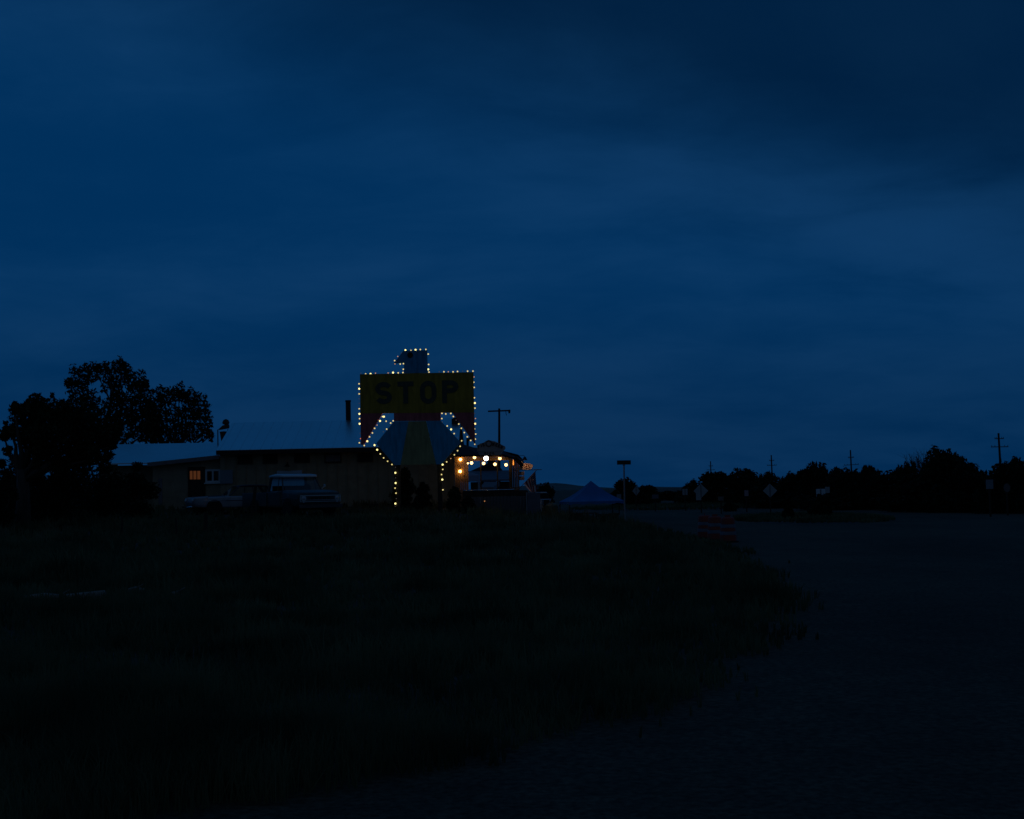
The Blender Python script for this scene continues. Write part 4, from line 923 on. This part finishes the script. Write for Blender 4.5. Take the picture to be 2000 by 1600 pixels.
def pickup(loc, rz):
    t = thing('pickup_truck', 'old dull teal pickup truck with a pale roof parked by the beige wall', 'pickup truck', loc, rz)
    # x forward, origin at the middle of the rear axle line on the ground
    b = MB().loft([ringx(1.15, .90, .52, 1.14, .05), ringx(2.0, .94, .48, 1.16, .06), ringx(2.55, .94, .48, 1.17, .06)]); cabl = b.build('cab', 'truckpaint', t, smooth=True)
    hood = MB().loft([ringx(2.552, .94, .50, 1.17, .09, .03), ringx(3.2, .95, .50, 1.15, .10, .04), ringx(3.75, .94, .50, 1.10, .11, .04), ringx(3.93, .92, .52, 1.06, .12, .03), ringx(3.96, .90, .55, 1.02, .1, .02)]).build('hood', 'truckpaint', t, smooth=True)
    MB().loft([ringx(2.50, .951, .80, .86, .02), ringx(3.9, .945, .80, .86, .02)]).build('side_trim', 'truckdark', t)
    # bed
    bd_ = MB().box(-1.15, 1.10, -.93, -.86, .55, 1.10).box(-1.15, 1.10, .86, .93, .55, 1.10).box(-1.18, -1.12, -.93, .93, .55, 1.10).box(1.04, 1.10, -.86, .86, .55, 1.10).box(-1.12, 1.04, -.86, .86, .55, .62).build('bed', 'truckpaint', t, bevel=.015)
    MB().box(-1.1, 3.8, -.45, -.35, .38, .50).box(-1.1, 3.8, .35, .45, .38, .50).build('chassis', 'blackmetal', t)
    # greenhouse pillars
    def pil(a, c, wd=.05): return MB().tube([a, c], wd, 6)
    for s in (-1, 1):
        pil((2.52, s*.86, 1.14), (2.16, s*.74, 1.70), .032).build('pillar', 'truckpaint', t); pil((1.20, s*.86, 1.13), (1.26, s*.76, 1.70), .06).build('pillar', 'truckpaint', t)
        pil((2.02, s*.87, 1.15), (1.98, s*.77, 1.70), .018).build('pillar', 'truckpaint', t)
        if s > 0: MB().add([(1.25, s*.865, 1.15), (2.46, s*.865, 1.16), (2.12, s*.765, 1.68), (1.28, s*.775, 1.68)], [(0, 1, 2, 3)]).build('side_window', 'autoglass', t)
    MB().add([(2.53, -.80, 1.15), (2.53, .80, 1.15), (2.17, .70, 1.69), (2.17, -.70, 1.69)], [(0, 1, 2, 3)]).build('windshield', 'autoglass', t)
    MB().add([(1.17, -.80, 1.16), (1.17, .80, 1.16), (1.24, .72, 1.68), (1.24, -.72, 1.68)], [(0, 1, 2, 3)]).build('rear_window', 'dustyglass', t)
    MB().box(1.3, 1.42, -.75, .75, 1.12, 1.36).build('seat_back', 'rubber', t); MB().lathe([(.17, -.012), (.185, 0), (.17, .012)], 18, axis='x', c=(2.15, .38, 1.24)).build('steering_wheel', 'rubber', t)
    MB().loft([ringx(1.10, .70, 1.69, 1.74, .02, .02), ringx(1.18, .84, 1.68, 1.78, .048, .03), ringx(1.7, .86, 1.68, 1.83, .072, .05), ringx(2.15, .84, 1.68, 1.79, .05, .03), ringx(2.32, .74, 1.69, 1.74, .02, .02)]).build('roof', 'cream', t, smooth=True)
    # doors, handles
    for s in (-1, 1):
        dr = MB().box(1.42, 2.36, s*.945-.006, s*.945+.006, .58, 1.10).build('door', 'truckpaint', t, bevel=.004); MB().box(1.5, 1.62, s*.963-.01, s*.963+.01, .98, 1.01).build('handle', 'chrome', dr)
        arch(t, 3.05, s*.948, .42, .45); arch(t, 0, s*.93, .42, .45)
    for x in (0, 3.05):
        for s in (-1, 1): wheel(t, x, s*.88, .38)
    # grille: bright frame round two headlamps, bars and dark slots
    gr = MB().box(3.965, 3.99, -.88, .88, .70, .96).build('grille', 'truckdark', t)
    for z0, z1 in ((.925, .965), (.70, .725), (.765, .78)): MB().box(3.99, 4.01, -.90, .90, z0, z1).build('grille_bar', 'chrome', gr)
    for s in (-1, 1): MB().box(3.99, 4.01, s*.885-.02, s*.885+.02, .727, .923).build('grille_bar', 'chrome', gr)
    for i in range(5): MB().box(3.991, 3.998, -.42+i*.18, -.30+i*.18, .80, .90).build('grille_slot', 'black', gr)
    for s in (-1, 1):
        hl = MB().lathe([(.115, 3.992), (.115, 4.02), (.09, 4.02)], 18, axis='x', c=(0, s*.74, .845)).build('headlight', 'chrome', t); MB().lathe([(.088, 4.004), (.07, 4.03), (.02, 4.045)], 16, axis='x', c=(0, s*.74, .845)).build('lens', 'lens', hl, smooth=True)
        MB().lathe([(.035, 4.0), (.03, 4.02)], 10, axis='x', c=(0, s*.74, .70)).build('park_lamp', 'lens', t)
    MB().loft([ringx(4.03, .95, .46, .60, .03), ringx(4.10, .94, .47, .59, .03)]).build('bumper', 'truckdark', t)
    MB().tube([(2.42, .90, 1.2), (2.44, 1.02, 1.3)], .012, 6).build('mirror_arm', 'chrome', t); MB().lathe([(.055, 0), (.05, .02)], 12, axis='x', c=(2.42, 1.04, 1.34)).build('mirror', 'chrome', t)
    return t
pc_ = at(640, 1000, 56.0); xx, yy = at(566, 1010, 58.6).x, 58.9
ang = R(-54)
pk = pickup((xx - 1.5*math.cos(ang), yy - 1.5*math.sin(ang), gz(xx, yy)-.06), ang); pk.scale = (1.04, 1.04, 1.05)

def sedan(loc, rz):
    t = thing('vintage_car', 'pale vintage car with dark top parked nose left behind the pickup', 'car', loc, rz)
    MB().loft([ringx(-.95, .78, .45, .86, .08), ringx(-.7, .88, .36, .92, .1), ringx(.4, .92, .34, .95, .1), ringx(2.2, .92, .34, .94, .1), ringx(3.1, .90, .36, .92, .12), ringx(3.62, .88, .40, .88, .12), ringx(3.72, .80, .46, .80, .1)]).build('body', 'carpaint', t, smooth=True)
    MB().loft([ringx(2.15, .70, .86, .985, .05, .02), ringx(3.0, .66, .86, .965, .05, .02), ringx(3.55, .55, .80, .90, .04, .02)]).build('hood', 'cartop', t, smooth=True)
    MB().loft([ringx(-.05, .60, 1.40, 1.46, .02, .02), ringx(.15, .70, 1.40, 1.50, .04, .03), ringx(.9, .72, 1.40, 1.52, .04, .03), ringx(1.42, .66, 1.40, 1.46, .02, .02)]).build('roof', 'cartop', t, smooth=True)
    for s in (-1, 1):
        for a_, c_, r_ in (((1.98, s*.80, .93), (1.42, s*.66, 1.42), .028), ((-.35, s*.80, .92), (.02, s*.66, 1.42), .06), ((.75, s*.82, .93), (.75, s*.70, 1.42), .022)): MB().tube([a_, c_], r_, 6).build('pillar', 'cartop', t)
        MB().add([(-.3, s*.81, .94), (1.92, s*.81, .94), (1.40, s*.68, 1.41), (.05, s*.68, 1.41)], [(0, 1, 2, 3)]).build('side_window', 'autoglass', t)
        MB().box(-.6, 3.3, s*.925-.008, s*.925+.008, .70, .735).build('side_trim', 'chrome', t)
        fs_ = MB().loft([ringx(3.05, .22, .42, .96, .09), ringx(3.6, .2, .46, .92, .09), ringx(3.76, .15, .55, .88, .08)]).build('front_fender', 'carpaint', t, smooth=True, loc=(0, s*.70, 0))
        hl = MB().lathe([(.12, 3.77), (.12, 3.80), (.09, 3.80)], 16, axis='x', c=(0, s*.70, .74)).build('headlight', 'chrome', t); MB().lathe([(.088, 3.79), (.06, 3.82), (.02, 3.83)], 14, axis='x', c=(0, s*.70, .74)).build('lens', 'lens', hl, smooth=True)
        arch(t, 2.75, s*.918, .38, .40)
    MB().add([(2.0, -.74, .95), (2.0, .74, .95), (1.44, .62, 1.42), (1.44, -.62, 1.42)], [(0, 1, 2, 3)]).build('windshield', 'autoglass', t)
    MB().add([(-.37, -.74, .95), (-.37, .74, .95), (.0, .62, 1.42), (.0, -.62, 1.42)], [(0, 1, 2, 3)]).build('rear_window', 'autoglass', t)
    gr = MB().box(3.72, 3.76, -.48, .48, .50, .66).build('grille', 'blackmetal', t)
    for i in range(3): MB().box(3.76, 3.775, -.48, .48, .51+i*.055, .53+i*.055).build('grille_bar', 'chrome', gr)
    MB().loft([ringx(3.84, .92, .36, .48, .03), ringx(3.92, .88, .37, .47, .03)]).build('bumper', 'chrome', t, smooth=True)
    for x in (0, 2.75):
        for s in (-1, 1): wheel(t, x, s*.84, .34)
    return t
xx, yy = at(446, 1000, 62.0).x, 62.6; ang = R(180+27)
sedan((xx - 1.5*math.cos(ang), yy - 1.5*math.sin(ang), gz(xx, yy)-.02), ang).scale = (.90, .90, .86)

# ------------------------------------------------------------------ street name post, road signs, drums, posts, logs
p = at(1220.5, 1026, 60); zb = gz(p.x, 60); q = at(1221, 899, 60)
sn = thing('street_name_post', 'slim pale post carrying a dark street name plate right of the blue canopy', 'sign', (p.x, 60, zb), 0); hh = q.z-zb
sn.rotation_euler = (0, R(.6), 0)
MB().tube([(0, 0, -.3), (0, 0, hh-.2)], .034, 10).build('post', 'galv', sn); MB().box(-.30, .30, -.02, .02, hh-.19, hh-.005).build('name_plate', 'greensign', sn, bevel=.008); MB().box(-.05, .05, -.03, .03, hh-.24, hh-.193).build('bracket', 'galv', sn)
def road_sign(label, px, py, d, shape, wpx, hpx, m, name='road_sign', lean=0.0, extra=None, group='road signs along the far verge', rib=True):
    c = at(px, py, d); zb = gz(c.x, d); t = thing(name, label, 'road sign', (c.x, d, zb), R(random.uniform(-8, 8)), group); k = d/FPX; W, H = wpx*k/2, hpx*k/2; z = c.z-zb
    if shape == 'diamond': pts = [(0, -H), (W, 0), (0, H), (-W, 0)]
    elif shape == 'round': pts = [(W*math.cos(a*math.pi/8), H*math.sin(a*math.pi/8)) for a in range(16)]
    else: pts = [(-W, -H), (W, -H), (W, H), (-W, H)]
    MB().prism([(x, z+y) for x, y in pts], 0, .02).build('plate', m, t)
    MB().box(-.035, .035, .022, .08, -.3, z+H*.8).build('post', 'pole', t)
    if rib: MB().box(-.03, .03, -.03, -.002, z-H*.86, z+H*.86).build('stiffener', 'greyfascia', t)
    if extra:
        ex, ey, ew, eh = extra; MB().box((ex-ew/2)*k, (ex+ew/2)*k, -.02, -.003, z-(ey+eh/2)*k, z-(ey-eh/2)*k).build('plaque', m, t)
    return t
road_sign('grey diamond road sign with a plaque hung low on its left, above the drums', 1369, 959, 88, 'diamond', 29, 28, 'signback', extra=(-5, 11, 10, 14))
road_sign('grey diamond road sign right of the small pinkish sign', 1504, 958.5, 84, 'diamond', 28, 27, 'signback')
road_sign('small grey diamond road sign beside the lone juniper', 1242.5, 959, 105, 'diamond', 15, 19, 'signback')
road_sign('bright white square road sign above the large round bush', 1603, 963.5, 76, 'rect', 17.5, 17, 'bluesheet')
road_sign('tilted pale road sign just behind the white square sign', 1616, 957, 79, 'rect', 9, 12, 'signback', rib=False)
road_sign('small pinkish rectangular road sign between the two diamond signs', 1458, 963.5, 88, 'rect', 8, 11.5, mat('pink_sheet', (.55, .36, .40), .6), rib=False)
road_sign('small low dull road sign right of the first diamond sign', 1408, 974, 84, 'rect', 11, 8, mat('dull_sheet', (.20, .19, .16), .7))
road_sign('narrow upright road sign at the left end of the far trees', 1338, 961, 98, 'rect', 10, 12, 'signback')
road_sign('wide dim road sign between the lone juniper and the far trees', 1280, 970, 98, 'rect', 13, 8, 'greyboard', rib=False)
road_sign('pale blue rectangular road sign near the right edge', 1933, 946, 64, 'rect', 14, 18, 'shutter', rib=False)
road_sign('dim round road sign nearest the right edge', 1967, 953, 66, 'round', 13, 17, mat('dim_sheet', (.16, .15, .15), .7), rib=False)
road_sign('lowest dim small road sign beside the blue canopy corner', 1209, 970, 90, 'rect', 9, 9, 'shutter', rib=False)
# drums
def drum(label, px, d, ytop):
    x = at(px, 1040, d).x; t = thing('traffic_drum', label, 'traffic drum', (x, d, gz(x, d)), random.uniform(0, 6), 'construction drums at the grass edge'); prof = [(.30, .05)]
    MB().lathe([(.36, 0), (.36, .05), (.29, .052)], 20).build('base_ring', 'rubber', t)
    bands = [(.052, .27, .285, 'drum'), (.27, .40, .272, 'reflect'), (.40, .53, .26, 'drum'), (.53, .66, .248, 'reflect'), (.66, .88, .236, 'drum')]
    for z0, z1, r_, m in bands: MB().lathe([(r_, z0+.001), (r_+.006, z0+.012), (r_-.006, z1-.012), (r_-.012, z1-.001)], 20).build('band', m, t)
    t.scale = (.88, .88, .82); MB().lathe([(.22, .88), (.19, .92), (.05, .93)], 20).build('cap', 'drum', t); MB().box(-.10, .10, -.015, .015, .925, 1.0).build('handle', 'drum', t)
drum('orange and white drum furthest back of the three at the grass edge', 1377, 45.2, 1010); drum('orange and white drum in the middle of the three at the grass edge', 1397, 43.4, 1012); drum('orange and white drum nearest of the three at the grass edge', 1422, 41.8, 1014)
# leaning posts in the weeds
for px, y0, y1, d, lean, lb in ((400, 1040, 1002, 47, 3, 'stubby dark fence post standing alone in the weeds'), (490, 1000, 948, 56.8, 8, 'tall leaning dark post between the vintage car and the pickup'), (345, 1052, 1012, 45, -2, 'thin dark fence post in weeds below the wing'), (236, 1050, 1010, 46, 4, 'dark fence post in weeds below the left shrubs')):
    a = at(px, y0, d); zb = gz(a.x, d); h = max(.5, at(px, y1, d).z-zb); r_ = .07 if px in (400, 490) else .04
    tag(MB().tube([(0, 0, -.3), (.01, 0, h*.5), (0, 0, h)], [r_*1.1, r_, r_*.85], 9).build('fence_post', 'darkwood', loc=(a.x, d, zb), rot=(0, R(lean), 0)), lb, 'post', 'old posts in the weeds')
# fallen pale logs
def log(label, pts_px, d, r0, r1):
    P = [at(px, py, d+dd) for px, py, dd in pts_px]; b = P[0].copy(); b.z = gz(b.x, b.y); n_ = len(P)
    t = MB().tube([(p.x-b.x, p.y-b.y, gz(p.x, p.y)-b.z+.15+.02*math.sin(i*2)) for i, p in enumerate(P)], [r0+(r1-r0)*i/(n_-1)+.006*math.sin(i*2.1) for i in range(n_)], 10)
    q = P[n_//2]; t.tube([(q.x-b.x, q.y-b.y, gz(q.x, q.y)-b.z+.17), (q.x-b.x+.15, q.y-b.y-.1, gz(q.x, q.y)-b.z+.26)], [.02, .006], 6)
    tag(t.build('log', 'deadwood', loc=b, smooth=True), label, 'log', 'fallen wood in the grass')
log('longest pale fallen log lying in the grass at the left', [(45, 1178, 0), (85, 1176, .1), (120, 1168, .15), (160, 1163, .2), (203, 1162, .1)], 21.6, .036, .074)
log('short pale log piece just right of the longest log', [(252, 1160, 0), (265, 1158, 0), (280, 1158, .05)], 23, .04, .05)
log('small pale stub of wood furthest right of the fallen logs', [(336, 1171, 0), (346, 1170, 0), (354, 1172, .05)], 22, .035, .03)

# ------------------------------------------------------------------ utility poles
def upole(label, px, ytop, d, arms, r=.17, lean=0.0, ybase=None):
    p = at(px, ytop, d); zb = gz(p.x, d); h = p.z-zb; t = thing('utility_pole', label, 'utility pole', (p.x, d, zb), 0, 'utility poles'); t.rotation_euler = (0, R(lean), 0); k = d/FPX
    MB().tube([(0, 0, -.5), (0, 0, h)], [r*1.25, r*.85], 10).build('pole', 'pole', t)
    for dy, wpx, tilt in arms:
        W = wpx*k/2; a = MB().box(-W, W, -.10, -.0, -.07, .07).build('crossarm', 'pole', t, loc=(0, -r, h-dy*k), rot=(0, R(tilt), 0))
        for s in ((-.92, -.55, .55, .92) if d > 200 else ()): MB().lathe([(.03, .07), (.03, .14), (.07, .16), (.06, .26), (.02, .3)], 8).build('insulator', 'darkwood', a, loc=(W*s, -.05, 0))
    return t
upole('nearest far utility pole with two crossarms near the right edge', 1952, 846, 244, [(11, 18, 1), (27, 34, 1.5)], .19, -1.0)
upole('second far utility pole from the right, above the long tree line', 1662, 879, 343, [(15, 11, -1), (29, 29, -1.5)], .19, -.8)
upole('third far utility pole from the right, above the second diamond sign', 1507, 889, 392, [(11, 10, 0), (20, 19, 0)], .2, -.6)
upole('smallest farthest utility pole above the first diamond sign', 1388, 901, 471, [(9.5, 8, 0), (17, 16, 0)], .2, -.3)
t = upole('utility pole with one long crossarm rising behind the rooftop sign', 971, 798, 130, [(5.0, 44, -2.0)], .12, 1.2)
a = MB().tube([(.62, -.2, 0), (.64, -.2, -.25), (.70, -.2, -.42)], .03, 6).lathe([(.08, -.22), (.10, -.1), (.10, .08), (.05, .12)], 10, c=(.95, -.2, 0)); p = at(971, 803, 130)
a.build('fuse_cutout', 'pole', t, loc=(0, 0, p.z-gz(p.x, 130)))
